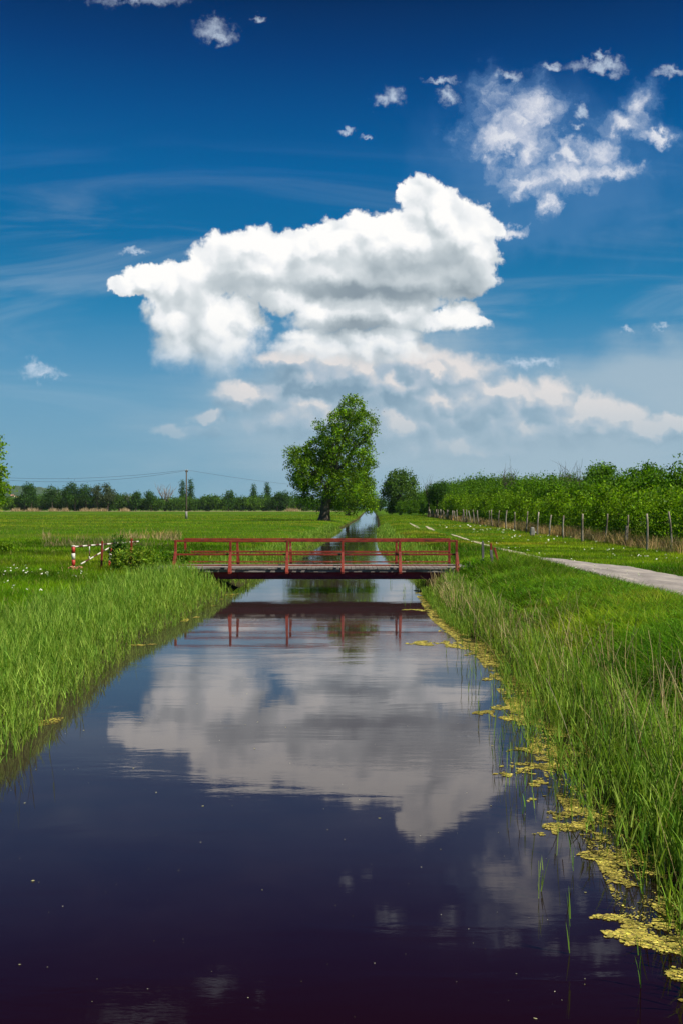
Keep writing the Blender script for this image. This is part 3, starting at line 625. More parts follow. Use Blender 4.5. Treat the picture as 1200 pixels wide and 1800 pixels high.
for (a_, b__, rx_, ry_) in pc:
    cx_, cy_ = photo_pt(a_, b__); n = int(5200 * rx_ * ry_ / max(0.25, (cy_ / 11) ** 1.6) * 3.2) + 60; n = min(n, 6000)
    th = R.random(n) * 6.28; rr = np.sqrt(R.random(n)) * 1.15
    pp = np.column_stack([cx_ + np.cos(th) * rr * rx_, cy_ + np.sin(th) * rr * ry_])
    kx = 3.2
    nn = fnoise(pp[:, 0] * kx, pp[:, 1] * kx * 0.8, 1.0, 51); nn = nn + 0.30 * (vnoise(pp[:, 0] * 14, pp[:, 1] * 11, 1.0, 57) - .5) + 0.16 * (vnoise(pp[:, 0] * 34, pp[:, 1] * 30, 1.0, 58) - .5); pp = pp[nn > 0.45 + 0.16 * rr ** 2]; pp = pp[R.random(len(pp)) < 0.80]
    fl.append(flecks(pp, 0.014 * max(1, cy_ / 9), ALG))
# ragged fringe hugging the stems along the whole right edge, wide near the camera
fr_ = sample(150000, 6.2, 38, lambda y: xr(y) - np.interp(y, [6, 7.5, 9, 12, 20, 26, 38], [0.55, 0.85, 0.75, 0.75, 0.65, 0.6, 0.5]), lambda y: xr(y) + 0.05, margin=0.6, power=1.7)
u_ = (xr(fr_[:, 1]) - fr_[:, 0]) / 0.8
nn = fnoise(fr_[:, 0] * 2.6, fr_[:, 1] * 1.5, 1.0, 61) + 0.34 * (vnoise(fr_[:, 0] * 11, fr_[:, 1] * 9, 1.0, 63) - .5) + 0.18 * (vnoise(fr_[:, 0] * 34, fr_[:, 1] * 30, 1.0, 64) - .5)
fr_ = fr_[(nn > 0.50 + 0.12 * u_) | ((nn > 0.42) & (R.random(len(fr_)) < 0.10))]
fl.append(flecks(fr_, 0.009 * np.maximum(1, fr_[:, 1] / 8), ALG))
fr2 = sample(16000, 12, 40, lambda y: xl(y) - 0.1, lambda y: xl(y) + 0.35, margin=0.3, power=1.5)
fr2 = fr2[fnoise(fr2[:, 0] * 1.6, fr2[:, 1] * 0.9, 1.0, 65) > 0.74]
fl.append(flecks(fr2, 0.010 * np.maximum(1, fr2[:, 1] / 10), ALG))
stuff('floating_algae', fl, M_dry, 'yellow-green algae mats floating along the canal edges', 'algae')
s1 = sample(340, 5.8, 30, lambda y: xl(y) + 0.2, lambda y: xr(y) - 0.4, margin=0); s1 = np.concatenate([s1, s1[:0]])
stuff('floating_petals', [flecks(s1, 0.0045, [(0.40, 0.38, 0.26), (0.5, 0.47, 0.38), (0.22, 0.22, 0.10)], 0.003, 0.003), flecks(s1[:40], 0.012, [(0.5, 0.47, 0.3), (0.35, 0.33, 0.12)], 0.003, 0.004)], M_dry,
      'pale petals and seed fluff drifting on the dark canal water', 'petals')

# ------------------------------------------------------------------ trees
def leafcloud(centres, per, sigma, size, cols_, up=0.0, var=0.15, tvar=0.25, flat=1.0):
    """leaf-sized faces gathered in small sprays round each centre"""
    nC = len(centres); c = np.repeat(centres, per, axis=0); n = len(c)
    p_ = c + R.normal(0, 1, (n, 3)) * (np.array(sigma) if np.ndim(sigma) else sigma) * np.array([1, 1, flat])
    s = size * (0.6 + 0.8 * R.random(n))
    a = R.normal(0, 1, (n, 3)); a[:, 2] += up * 3; a /= np.linalg.norm(a, axis=1, keepdims=True)
    b_ = R.normal(0, 1, (n, 3)); b_ -= a * (a * b_).sum(1, keepdims=True); b_ /= np.linalg.norm(b_, axis=1, keepdims=True)
    vs = np.stack([p_ - a * s[:, None], p_ - b_ * s[:, None] * 0.55, p_ + a * s[:, None], p_ + b_ * s[:, None] * 0.55], 1).reshape(-1, 3)
    tc_ = np.exp(R.normal(0, tvar, nC)); tn = tints(n, cols_, var) * np.repeat(tc_, per)[:, None]
    return vs, np.arange(n * 4).reshape(-1, 4), np.repeat(tn, 4, axis=0)
def in_blobs(blobs, k, shell=0.6):
    """k spray centres spread over ellipsoids (x,y,z,rx,ry,rz), denser towards their surface"""
    vol = np.array([(b[3] * b[4] * b[5]) ** 0.67 for b in blobs]); pr = vol / vol.sum(); i = R.choice(len(blobs), k, p=pr)
    B = np.array(blobs)[i]; d = R.normal(0, 1, (k, 3)); d /= np.linalg.norm(d, axis=1, keepdims=True)
    r_ = (R.random(k) ** (1 / 3)) * (1 - shell) + shell * (0.8 + 0.22 * R.random(k)); r_ = np.minimum(r_, 1.05)
    return B[:, :3] + d * r_[:, None] * B[:, 3:]
def wander(a, b, n, amp):
    a, b = np.array(a, float), np.array(b, float); out = []
    for i in range(n + 1):
        f = i / n; p_ = a + (b - a) * f
        if 0 < i < n: p_ = p_ + R.normal(0, amp, 3)
        p_[2] += -0.0 + 0.08 * np.linalg.norm(b - a) * math.sin(f * math.pi) * 0.5
        out.append(tuple(p_))
    return out
OAK = [(0.105, 0.210, 0.005), (0.155, 0.270, 0.006), (0.220, 0.330, 0.008), (0.060, 0.135, 0.006)]
DARK = [(0.028, 0.080, 0.010), (0.042, 0.110, 0.012), (0.065, 0.140, 0.016)]
BRIGHT = [(0.120, 0.240, 0.005), (0.180, 0.310, 0.008), (0.230, 0.340, 0.010), (0.070, 0.150, 0.005)]
FAR = [(0.038, 0.095, 0.010), (0.058, 0.130, 0.012), (0.080, 0.155, 0.014)]

# ---- the big tree
BT_Y, BT_X = 178.0, -2.95; GZ0 = 0.9
def P2(pxx, pyy, Y): return ((pxx - 600) / FPX * Y, H + (HORY - pyy) / FPX * Y)
root = empty('large_tree', (BT_X, BT_Y, GZ0), 'huge broad green tree with a thick trunk on the left bank beyond the bridge', 'tree')
bl_px = [(620, 722, 25), (600, 742, 24), (640, 742, 22), (652, 765, 12), (588, 770, 28), (628, 778, 26), (562, 795, 30), (530, 803, 20), (511, 803, 11), (545, 832, 26),
         (526, 850, 15), (590, 812, 30), (632, 815, 24), (652, 815, 9), (572, 848, 28), (605, 850, 26), (638, 858, 17), (648, 882, 12), (604, 880, 15), (630, 884, 14), (540, 868, 12), (655, 795, 9), (616, 705, 10), (560, 750, 12), (528, 868, 13), (542, 884, 12), (520, 820, 18), (508, 792, 10), (535, 845, 20), (556, 888, 11), (552, 815, 26), (590, 882, 14), (575, 872, 18), (612, 892, 12), (640, 890, 12), (655, 872, 10), (618, 896, 10), (600, 893, 10), (650, 893, 9), (662, 748, 6), (516, 835, 11), (645, 835, 16)]
blobs = []
for (a_, b__, r_) in bl_px:
    x_, z_ = P2(a_, b__, BT_Y); rm = r_ / FPX * BT_Y
    for yo in ((0,) if r_ < 20 else (-0.55 * rm - 0.6, 0.6 * rm + 0.6)):
        blobs.append((x_ - BT_X, yo + R.normal(0, 0.6), z_ - GZ0, rm * 1.0, rm * 0.95, rm * 0.95))
cen = in_blobs(blobs, 2000, 0.68)
v_, q_, t_ = leafcloud(cen, 22, 0.36, 0.17, OAK, 0, 0.18, 0.42)
link('crown', build_mesh('crown', v_, q_, M_leaf, t_), root)
mb = MB(); fork = (1.2, 0, 7.6)
mb.tube([(-0.15, 0, -0.3), (-0.1, 0, 0.3), (0.0, 0, 1.2), (0.15, 0, 3.0), (0.6, 0, 5.2), fork], [1.5, 1.12, 0.92, 0.86, 0.80, 0.66], 14)
mb.build('trunk', M_bark, root, True)
for (pb, hgt_, r0) in ((10, 10, .42), (6, 8, .40), (0, 11, .45), (12, 8.5, .38), (3, 7.5, .4), (16, 6, .3), (7, 7, .34), (20, 6.5, .28), (24, 6.3, .22)):
    b_ = blobs[min(pb * 1, len(blobs) - 1)] if pb < len(blobs) else blobs[-1]
    st = (0.15 + (hgt_ - 3) * 0.22 if hgt_ < 7.6 else 1.2, 0, min(hgt_, 7.6) - 0.6)
    m_ = MB(); pts_ = wander(st, (b_[0], b_[1], b_[2]), 6, 0.28); m_.tube(pts_, list(np.linspace(r0, 0.07, 7)), 8)
    for k_ in range(7):
        s_ = pts_[2 + k_ % 5]; e_ = (b_[0] + R.normal(0, b_[3] * .42), b_[1] + R.normal(0, b_[4] * .42), b_[2] + R.uniform(-.6, .35) * b_[5])
        m_.tube(wander(s_, e_, 4, 0.18), [0.13, 0.10, 0.07, 0.05, 0.02], 6)
    m_.build('limb', M_bark, root, True)
nx, nz = P2(617, 704, BT_Y)
nest = MB()
for i in range(130):
    d = R.normal(0, 1, 3); d /= np.linalg.norm(d); e = np.cross(d, R.normal(0, 1, 3)); e /= np.linalg.norm(e); c_ = d * 0.36
    nest.bar(tuple(c_ - e * 0.33), tuple(c_ + e * 0.33), 0.05, 0.05)
no = nest.build('bird_nest', M_bark); no.location = (nx, BT_Y - 1.0, nz); tag(no, 'dark ball-shaped twig nest near the top of the huge tree', 'nest')

def generic_tree(name, loc, blobs_, nspray, per, sigma, size, cols_, trunk, label, group=None, mat=M_leaf, up=0.0, limbs=True, cat='tree', bark=M_bark, flat=1.0):
    rt = empty(name, loc, label, cat, group)
    v2_, q2_, t2_ = leafcloud(in_blobs(blobs_, nspray, 0.7), per, sigma, size, cols_, up, flat=flat)
    link('crown', build_mesh('crown', v2_, q2_, mat, t2_), rt)
    if trunk:
        h_, r_ = trunk; m_ = MB(); m_.tube(wander((0, 0, -0.2), (R.normal(0, .15), R.normal(0, .15), h_), 5, 0.04 * h_ ** 0.5), list(np.linspace(r_, r_ * .45, 6)), 8)
        if limbs:
            for b in blobs_[:9]: m_.tube(wander((0, 0, h_ * (0.55 + .4 * R.random())), b[:3], 4, 0.1), list(np.linspace(r_ * .5, r_ * .1, 5)), 6)
        m_.build('trunk', bark, rt, True)
    return rt
def copy_tree(o, loc, rz, sc, label=None, group=None):
    r_ = o.copy(); COL.objects.link(r_); r_.location = loc; r_.rotation_euler = (0, 0, rz); r_.scale = sc
    if label: r_['label'] = label
    if group: r_['group'] = group
    for ch in o.children:
        c_ = ch.copy(); COL.objects.link(c_); c_.parent = r_
    return r_
def px_tree(name, bl, Y, bx, cols_, nspray, per, size, trunk, label, yd=0.5, **kw):
    x0 = (bx - 600) / FPX * Y; bb = []
    for (a_, b__, r_) in bl:
        x_, z_ = P2(a_, b__, Y); rm = r_ / FPX * Y; bb.append((x_ - x0, R.normal(0, rm * yd), z_ - GZ0, rm, rm, rm))
    return generic_tree(name, (x0, Y, GZ0), bb, nspray, per, size * 2.2, size, cols_, trunk, label, **kw)
px_tree('bankside_tree', [(612, 845, 16), (628, 860, 22), (640, 872, 18), (605, 868, 16), (650, 880, 14), (630, 835, 15), (618, 882, 12), (655, 888, 9), (645, 850, 14)], 300, 610, OAK, 520, 22, 0.27, (5.5, 0.75),
        'smaller green tree behind the huge tree, its crown leaning over the canal')
px_tree('round_tree', [(696, 846, 17), (714, 845, 17), (686, 858, 14), (704, 864, 22), (722, 860, 15), (682, 872, 12), (704, 835, 11), (720, 876, 14), (696, 880, 14)], 330, 703, [(0.055, 0.12, 0.014), (0.085, 0.165, 0.018), (0.11, 0.19, 0.022)], 520, 20, 0.30, (6, 0.5),
        'dark round-crowned tree at the far end of the right-hand bushes')
px_tree('distant_tree', [(668, 884, 6), (673, 886, 6), (664, 888, 4)], 700, 668, FAR, 90, 14, 0.6, (5, 0.4), 'tiny dark tree where the canal meets the horizon')
# tree cut by the left edge of the frame
x_e = -20.6; Ye = 52
bb = []
for (a_, b__, r_) in [(-30, 800, 30), (-20, 840, 32), (2, 790, 10), (8, 826, 9), (13, 836, 6), (8, 866, 10), (14, 860, 6), (-5, 845, 18), (-12, 875, 24), (2, 888, 12), (-40, 760, 26), (-8, 775, 14), (4, 776, 6), (-60, 830, 40)]:
    xx_, zz_ = P2(a_, b__, Ye); rm = r_ / FPX * Ye; bb.append((xx_ - x_e, R.normal(0, .3), zz_ - GZ0, rm, rm, rm))
bb += [(-0.8, 0.5, 1.6, 1.1, 1.0, 0.9)]
generic_tree('young_tree', (x_e, Ye, GZ0), bb, 300, 22, 0.16, 0.075, BRIGHT, (4.2, 0.10), 'bright young tree half cut off by the left edge of the photo')

# ---- thicket behind the fence: bushy trees in rows
def bushy(seed, h, cols_, sprays=260, per=16, size=0.13, squat=1.0):
    global R
    old = R; R = np.random.default_rng(seed)
    bb_ = []
    for i in range(11):
        f = 0.22 + 0.68 * (i / 10); rr = h * 0.26 * squat * (1.15 - abs(f - 0.5) * 1.3); a = i * 2.4 + R.random()
        bb_.append((math.cos(a) * rr * .6, math.sin(a) * rr * .6, h * f, rr * (.55 + .3 * R.random()), rr * (.55 + .3 * R.random()), h * (.12 + .06 * R.random())))
    # upright shoots breaking the outline
    for i in range(11):
        a = R.random() * 6.28; d = h * 0.27 * R.random(); bb_.append((math.cos(a) * d, math.sin(a) * d, h * (0.70 + 0.30 * R.random()), h * 0.028, h * 0.028, h * 0.16))
    out = (bb_, old); return bb_, old
def bushy_tree(seed, h, cols_, sprays, per, size, loc, label, group, squat=1.0, name='bushy_tree', cat='tree', trunk=True):
    global R
    bb_, old = bushy(seed, h, cols_, sprays, per, size, squat)
    o = generic_tree(name, loc, bb_, sprays, per, h * 0.045, size, cols_, (h * 0.7, h * 0.022) if trunk else None, label, group, cat=cat, flat=1.5, up=0.35)
    R = old; return o
GR_F = 'young trees in the front row behind the post fence'; GR_B = 'taller trees massed behind the front row of the thicket'
LB_F = 'bright yellow-green young tree in the front row behind the post fence'
LB_B = 'taller mid-green tree in the dense mass behind the front row of the thicket'
fence_x = lambda y: 14.6 + 0.0297 * y
protoF = None; protoB = None
pf_ = [bushy_tree(100 + i, 3.2, BRIGHT, 330, 9, 0.075, (fence_x(50 + 4 * i) + 2.6, 50 + 4 * i, GZ0), LB_F, GR_F) for i in range(4)]
yy = 66.0; i = 0
while yy < 270:
    for off in (2.4, ):
        s_ = rnd.uniform(0.75, 1.2) * np.interp(yy, [60, 270], [1.0, 1.5]); x_ = fence_x(yy) + off + rnd.uniform(-.3, 1.2)
        copy_tree(pf_[i % 4], (x_, yy, GZ0 - 0.05), rnd.uniform(0, 6.28), (s_ * 1.25, s_ * 1.25, s_))
    i += 1; yy += rnd.uniform(2.8, 4.6) * (1 + yy / 400)
for (px_, yy) in ((1165, 57), (1190, 60.5), (1120, 61), (1090, 68), (1205, 66)):
    s_ = rnd.uniform(.8, 1.1); copy_tree(pf_[i % 4], ((px_ - 600) / FPX * yy, yy, GZ0 - .05), rnd.uniform(0, 6.28), (s_ * 1.2, s_ * 1.2, s_)); i += 1
MIDG = [(0.070, 0.170, 0.005), (0.105, 0.220, 0.006), (0.140, 0.255, 0.008), (0.045, 0.110, 0.006)]
pb_ = [bushy_tree(200 + i, 5.0, MIDG, 620, 9, 0.115, (fence_x(70 + 9 * i) + 7.5, 70 + 9 * i, GZ0), LB_B, GR_B, 1.1) for i in range(4)]
i = 0
for row, (off, y0, step) in enumerate(((6.0, 58, 5.0), (11.5, 72, 6.5), (19, 88, 8), (30, 108, 10))):
    yy = y0
    while yy < 330:
        x_ = fence_x(yy) + off + rnd.uniform(-1.2, 1.2)
        if (x_ / yy) < 0.40:
            top = np.interp(600 + FPX * x_ / yy, [690, 760, 850, 900, 1200], [856, 850, 845, 843, 846]) + rnd.uniform(-4, 10) + (10 if row == 0 else 0)
            hh_ = (H + (HORY - top) / FPX * yy - GZ0); s_ = hh_ / 5.0
            wd = s_ * rnd.uniform(1.0, 1.35) if s_ < 1.3 else 1.3 * rnd.uniform(1.0, 1.3) * (s_ / 1.3) ** 0.6
            copy_tree(pb_[i % 4], (x_, yy, GZ0 - 0.05), rnd.uniform(0, 6.28), (wd, wd, s_)); i += 1
        yy += rnd.uniform(.8, 1.2) * step * (1 + yy / 500)
# leafy bushes continuing to the canal's vanishing point
proto_b = bushy_tree(301, 6.0, MIDG, 300, 14, 0.2, (26.5, 345, GZ0), 'rounded green bush in the far row running towards the canal\'s end', 'far bushes right of the canal', 1.6, 'bush', 'bush', False)
for (yy, x_, s_) in ((322, 19.5, .75), (334, 16.6, .6), (316, 22.5, .8), (345, 21.5, .9), (380, 20.5, .7), (300, 26, .9), (318, 26.5, 1.1), (370, 27.5, 1.0), (400, 28.5, 1.15), (440, 30, 1.2), (480, 31, 1.1), (530, 32.5, 1.3), (600, 34, 1.3), (680, 36, 1.4), (285, 27, 1.0), (352, 30, 1.3), (415, 32, 1.4), (270, 25.5, .9)):
    copy_tree(proto_b, (x_, yy, GZ0 - .1), rnd.uniform(0, 6.28), (s_, s_, s_))
for (px_, py_, r_, yy, lab) in ((1055, 822, 20, 150, 'large rounded crown rising above the thicket, left one of two'), (1132, 825, 24, 140, 'large rounded crown above the thicket at far right, widest of all'), (768, 850, 14, 235, 'rounded dark crown at the low left end of the thicket')):
    px_tree('thicket_tree', [(px_, py_ + 14, r_), (px_ - r_ * .6, py_ + r_ * .9, r_ * .8), (px_ + r_ * .7, py_ + r_ * .8, r_ * .8), (px_, py_ + r_ * 1.6, r_ * 1.2), (px_ + 6, py_ + 6, r_ * .6)], yy, px_, DARK if r_ == 14 else MIDG, 300, 18, 0.17, (6, 0.3), lab)

# bare-twigged trees poking out of the thicket
def bare_tree(loc, h, label, mat=M_deadbark, r=0.12, cat='bare tree', spread=0.42, fine=0.9):
    rt = empty('bare_tree', loc, label, cat); m_ = MB(); m_.tube([(0, 0, -.2), (0.02 * h, 0, h * .3)], [r, r * .8], 8)
    tw = MB()
    for i in range(11):
        a = i * 2.39; e = (math.cos(a) * h * spread * (.4 + .6 * R.random()), math.sin(a) * h * spread * .6, h * (.75 + .25 * R.random()))
        pts_ = wander((0.02 * h, 0, h * (.22 + .08 * R.random())), e, 5, h * .015); m_.tube(pts_, list(np.linspace(r * .5, r * .12, 6)), 6)
        for j in range(6):
            s_ = pts_[2 + j % 4]; e2 = tuple(np.array(s_) + np.array([R.normal(0, h * .09), R.normal(0, h * .09), h * (.12 + .14 * R.random())]))
            tw.tube(wander(s_, e2, 3, h * .008), [r * .16, r * .12, r * .09, r * .05], 5)
    m_.build('trunk', mat, rt, True); tw.build('twigs', mat, rt, True)
    return rt
for (px_, top, yy, lab) in ((892, 823, 150, 'thin bare-twigged sapling above the thicket, leftmost one'), (990, 824, 140, 'thin bare-twigged sapling left of the first rounded crown'), (1011, 823, 140, 'thin bare-twigged sapling touching the first rounded crown'), (752, 846, 240, 'bare dead branches over the low left end of the thicket')):
    z_ = H + (HORY - top) / FPX * yy; bare_tree(((px_ - 600) / FPX * yy, yy, GZ0), z_ - GZ0, lab, M_bark, 0.13, spread=0.16)

# ---- far tree line on the left
YF = 700.0; sc = YF / FPX
def far_x(p): return (p - 600) * sc
pr1 = bushy_tree(401, 10.0, FAR, 200, 12, 0.42, (far_x(40), YF, GZ0), 'rounded green bush in the long hedge along the far side of the field', 'hedge bushes across the far field', 2.1, 'hedge_bush', 'bush', False)
pr2 = bushy_tree(402, 10.0, [(0.09, 0.185, 0.012), (0.12, 0.22, 0.014), (0.07, 0.15, 0.014)], 200, 12, 0.42, (far_x(60), YF + 4, GZ0), 'rounded green bush in the long hedge along the far side of the field', 'hedge bushes across the far field', 2.1, 'hedge_bush', 'bush', False)
p_ = -25
while p_ < 620:
    top = np.interp(p_, [0, 60, 150, 230, 300, 400, 470, 520, 620], [872, 872, 870, 873, 874, 874, 872, 874, 876]) + rnd.uniform(-3, 4)
    s_ = (HORY - top + 5.5) * sc / 10.0
    copy_tree(rnd.choice((pr1, pr2)), (far_x(p_), YF + rnd.uniform(-6, 14), GZ0 - 0.2), rnd.uniform(0, 6.28), (s_ * 1.15, s_ * 1.15, s_)); p_ += rnd.uniform(6, 12)
def far_tree(px_, top, w, lab, cols_=DARK, yo=-12, name='field_tree'):
    hpx = HORY - top; n_ = max(3, int(hpx / 7)); bl = []
    for j in range(n_):
        f = 0.45 + 0.5 * j / max(1, n_ - 1); bl.append((px_ + rnd.uniform(-.5, .5) * w, HORY - hpx * f + 4, w * rnd.uniform(.38, .55)))
    return px_tree(name, bl, YF + yo, px_, cols_, 150, 12, 0.5, (hpx * sc * .6, .5), lab, 0.4)
for (a_, t_p, w_, lab) in ((45, 852, 17, 'dark tree at the far left of the horizon, beside the hill'), (56, 857, 11, 'narrow dark tree just right of the far-left horizon tree'), (92, 856, 16, 'dark spreading tree third along the far tree line from the left'), (118, 856, 12, 'small dark tree in the gap left of the tallest far clump'),
                           (132, 850, 14, 'tallest dark tree of the far clump on the left horizon'), (152, 853, 15, 'dark tree on the right side of the tallest far clump'), (172, 854, 11, 'feathery forked tree left of the grey-green willow'), (190, 852, 14, 'grey-green willow-like tree on the far tree line'),
                           (239, 866, 10, 'small rounded tree on the far hedge left of the bare tree'), (266, 865, 12, 'dark rounded tree just left of the bare pale tree'), (402, 864, 14, 'round dark-topped tree between the two pairs of poplars'), (488, 866, 10, 'low dark tree right of the second pair of poplars'), (505, 868, 13, 'pale green round tree close to the huge tree\'s left side')):
    far_tree(a_, t_p, w_, lab, [(0.09, 0.12, 0.06), (0.07, 0.10, 0.045)] if 'grey-green' in lab else DARK)
for (a_, t_p, lab) in ((321, 841, 'slim dark poplar just left of the utility pole'), (335.5, 840, 'slim dark poplar just right of the utility pole'), (446, 847, 'slim poplar, left one of the pair nearest the huge tree'), (470, 847, 'slim poplar, right one of the pair nearest the huge tree')):
    hpx = HORY - t_p; bl = [(a_ + rnd.uniform(-.8, .8), HORY - hpx * f + 3, 1.8 + 3.2 * math.sin(min(1, (1.03 - f) * 1.9) * 1.5)) for f in np.linspace(.25, .96, 12)]
    px_tree('poplar', bl, YF + 22, a_, DARK, 170, 12, 0.36, (hpx * sc * .5, .35), lab, 0.2, up=0.5)
bare_tree((far_x(291), YF - 2, GZ0), 44 * sc, 'pale bare dead tree with a fan of branches on the far hedge', M_deadbark, 0.75)
bare_tree((far_x(228), YF - 2, GZ0), 28 * sc, 'small faint bare tree in the far hedge', M_deadbark, 0.4)
# straw-coloured tussocks along the far margin
tz = []
for (a_, w_, h_) in ((97, 9, 6), (130, 5, 4), (150, 5, 5), (182, 7, 5), (198, 6, 6), (212, 5, 4), (247, 6, 4.5), (40, 4, 3), (520, 10, 3.5), (70, 6, 3), (760, 5, 3)):
    n = 500; tz.append(np.column_stack([far_x(a_) + R.normal(0, w_ * sc * .5, n), 650 + R.normal(0, 2, n)]))
tz = np.concatenate(tz); n = len(tz)
stuff('dry_tussocks', [blades(with_z(tz), updir(n, .3), 0.8 + 1.5 * R.random(n), np.full(n, .35), R.normal(0, .2, (n, 3)), tints(n, [(0.42, 0.33, 0.18), (0.5, 0.4, 0.24), (0.34, 0.26, 0.13)]), 2)], M_dry,
      'straw-coloured tussocks at the far edge of the field', 'dry grass')

# hill on the far left
hx = np.linspace(-1150, -560, 40); hv = []; hq = []
for i, x_ in enumerate(hx):
    top = 46 * math.exp(-((x_ + 860) / 60.0) ** 2) * 0 + np.interp(x_, [-1150, -940, -900, -880, -830, -800, -740, -640, -560], [70, 74, 76, 62, 58, 58, 50, 24, 0]) + 2.0 * math.sin(x_ * .13) + 1.5 * math.sin(x_ * .31)
    top = max(top, 0)
    hv += [(x_, 2400, 0), (x_, 2520, top * .62), (x_, 2650, top), (x_, 3000, 0)]
for i in range(len(hx) - 1):
    for j in range(3): hq.append((i * 4 + j, i * 4 + 4 + j, i * 4 + 5 + j, i * 4 + 1 + j))
m_hill = solid('wooded_hillside', [(0.3, (0.02, 0.045, 0.02)), (0.55, (0.04, 0.075, 0.03)), (0.7, (0.08, 0.11, 0.05))], (0.05, 0.05, 0.05), 0.95, 0.6)
tag(link('hill', build_mesh('hill', np.array(hv), np.array(hq), m_hill, None, True)), kind='structure')
# pale houses on the hillside
def house(x_, z_, w_, lab):
    rt = empty('hillside_house', (x_, 2505 , z_), lab, 'house')
    MB().box((0, 0, 2.5), (w_, 9, 5)).build('wall', M_white, rt)
    MB().add([(-w_ / 2 - .4, -5, 5), (w_ / 2 + .4, -5, 5), (w_ / 2 + .4, 5, 5), (-w_ / 2 - .4, 5, 5), (-w_ / 2, 0, 8), (w_ / 2, 0, 8)], [(0, 1, 5, 4), (2, 3, 4, 5), (0, 4, 3), (1, 2, 5), (0, 3, 2, 1)]).build('roof', M_brick, rt)
    wn = MB()
    for j in (-1, 1): wn.box((j * w_ * .25, -4.6, 2.8), (1.6, .3, 1.8))
    wn.build('window', M_wire, rt)
house(-826, 29, 9, 'tiny white house highest on the far-left hillside'); house(-815, 25, 8, 'tiny white house low on the right side of the far hill'); house(-845, 22, 9, 'tiny pale house low on the left side of the far hill')

# ---- shrub near barrier, low bushes by the slab
def shrub(loc, bl, n_, cols_, lab, size=0.045, name='shrub'):
    return generic_tree(name, loc, bl, n_, 22, 0.09, size, cols_, (0.35, 0.025), lab, cat='shrub')
YB = 36.3
shrub((-7.5, YB - .9, GZ0), [(0, 0, .35, .55, .4, .35), (.45, .1, .5, .35, .35, .28), (-.35, 0, .4, .35, .3, .35), (.8, .1, .3, .4, .35, .25), (.15, -.2, .2, .5, .3, .2)], 150,
      [(0.13, 0.235, 0.015), (0.19, 0.30, 0.02), (0.07, 0.15, 0.012), (0.26, 0.30, 0.03)], 'bushy yellow-green shrub between the barrier posts and the concrete slab')
shrub((-8.15, YB - .1, GZ0), [(0, 0, .45, .22, .2, .45), (.1, 0, .85, .18, .18, .35)], 60, [(0.05, 0.12, 0.012), (0.08, 0.17, 0.015)], 'slender dark green shoot growing against the thin grey barrier post')
shrub((-6.5, YB + 1.8, GZ0), [(0, 0, .3, .45, .35, .28), (.4, 0, .35, .4, .3, .25), (-.5, 0, .25, .4, .3, .2)], 110, LUSH, 'dark green low bush just left of the bridge railing')
shrub((4.75, YB - .25, GZ0 - .05), [(0, 0, .1, .4, .3, .25), (-.2, -.15, -.1, .3, .25, .25), (.35, 0, .1, .3, .3, .2)], 90, LUSH, 'dark green leafy clump at the right end of the bridge')
shrub((-20.6, 30 + 21, GZ0), [(0, 0, .8, .9, .6, .8), (1.0, 0, .3, .5, .4, .35)], 120, BRIGHT, 'low yellow-green shrub under the tree at the left edge', 0.06)
shrub((-16.8, 49.5, GZ0), [(0, 0, .2, .5, .4, .25)], 60, BRIGHT, 'small bright leafy clump in the meadow at the left edge', 0.06)

# ------------------------------------------------------------------ bridge
Z0, ZT = 0.95, 1.96
bx0, bx1 = -6.07, 4.20
br = empty('footbridge', (0, BR_Y0, 0.0), 'low flat footbridge with red railings crossing the canal', 'bridge')
def B(mb, name, mat, **k): return mb.build(name, mat, br, **k)
# coordinates inside the bridge are relative to its base point
d_ = MB(); n_pl = 66; wpl = (bx1 - bx0 + .3) / n_pl
for i in range(n_pl):
    d_.box((bx0 - .15 + wpl * (i + .5), 1.22, Z0 - .03 + rnd.uniform(-.004, .004)), (wpl - .012, 2.40 + rnd.uniform(-.04, .04), .055))
B(d_, 'deck', M_plank)
d_ = MB()
for yb in (0.10, 2.34): d_.box(((bx0 + bx1) / 2, yb, Z0 - .115), (bx1 - bx0 + .1, .09, .10))
B(d_, 'edge_beam', M_plank)
for yb in (0.30, 2.20):
    g_ = MB(); xc = (bx0 + bx1) / 2; L_ = bx1 - bx0 - .2; zc = Z0 - .17
    g_.box((xc, yb, zc - .012), (L_, .2, .02)); g_.box((xc, yb, zc - .133), (L_, .018, .22)); g_.box((xc, yb, zc - .255), (L_, .2, .02))
    for i in range(11): g_.box((bx0 + .3 + i * (L_ - .4) / 10, yb, zc - .133), (.012, .17, .216))
    B(g_, 'girder', M_girder)
for yb in (0.85, 1.6):
    B(MB().box((xc, yb, Z0 - .19), (L_, .12, .22)), 'joist', M_girder)
ps_ = [-6.07, -4.06, -1.98, 0.04, 2.13, 4.20]
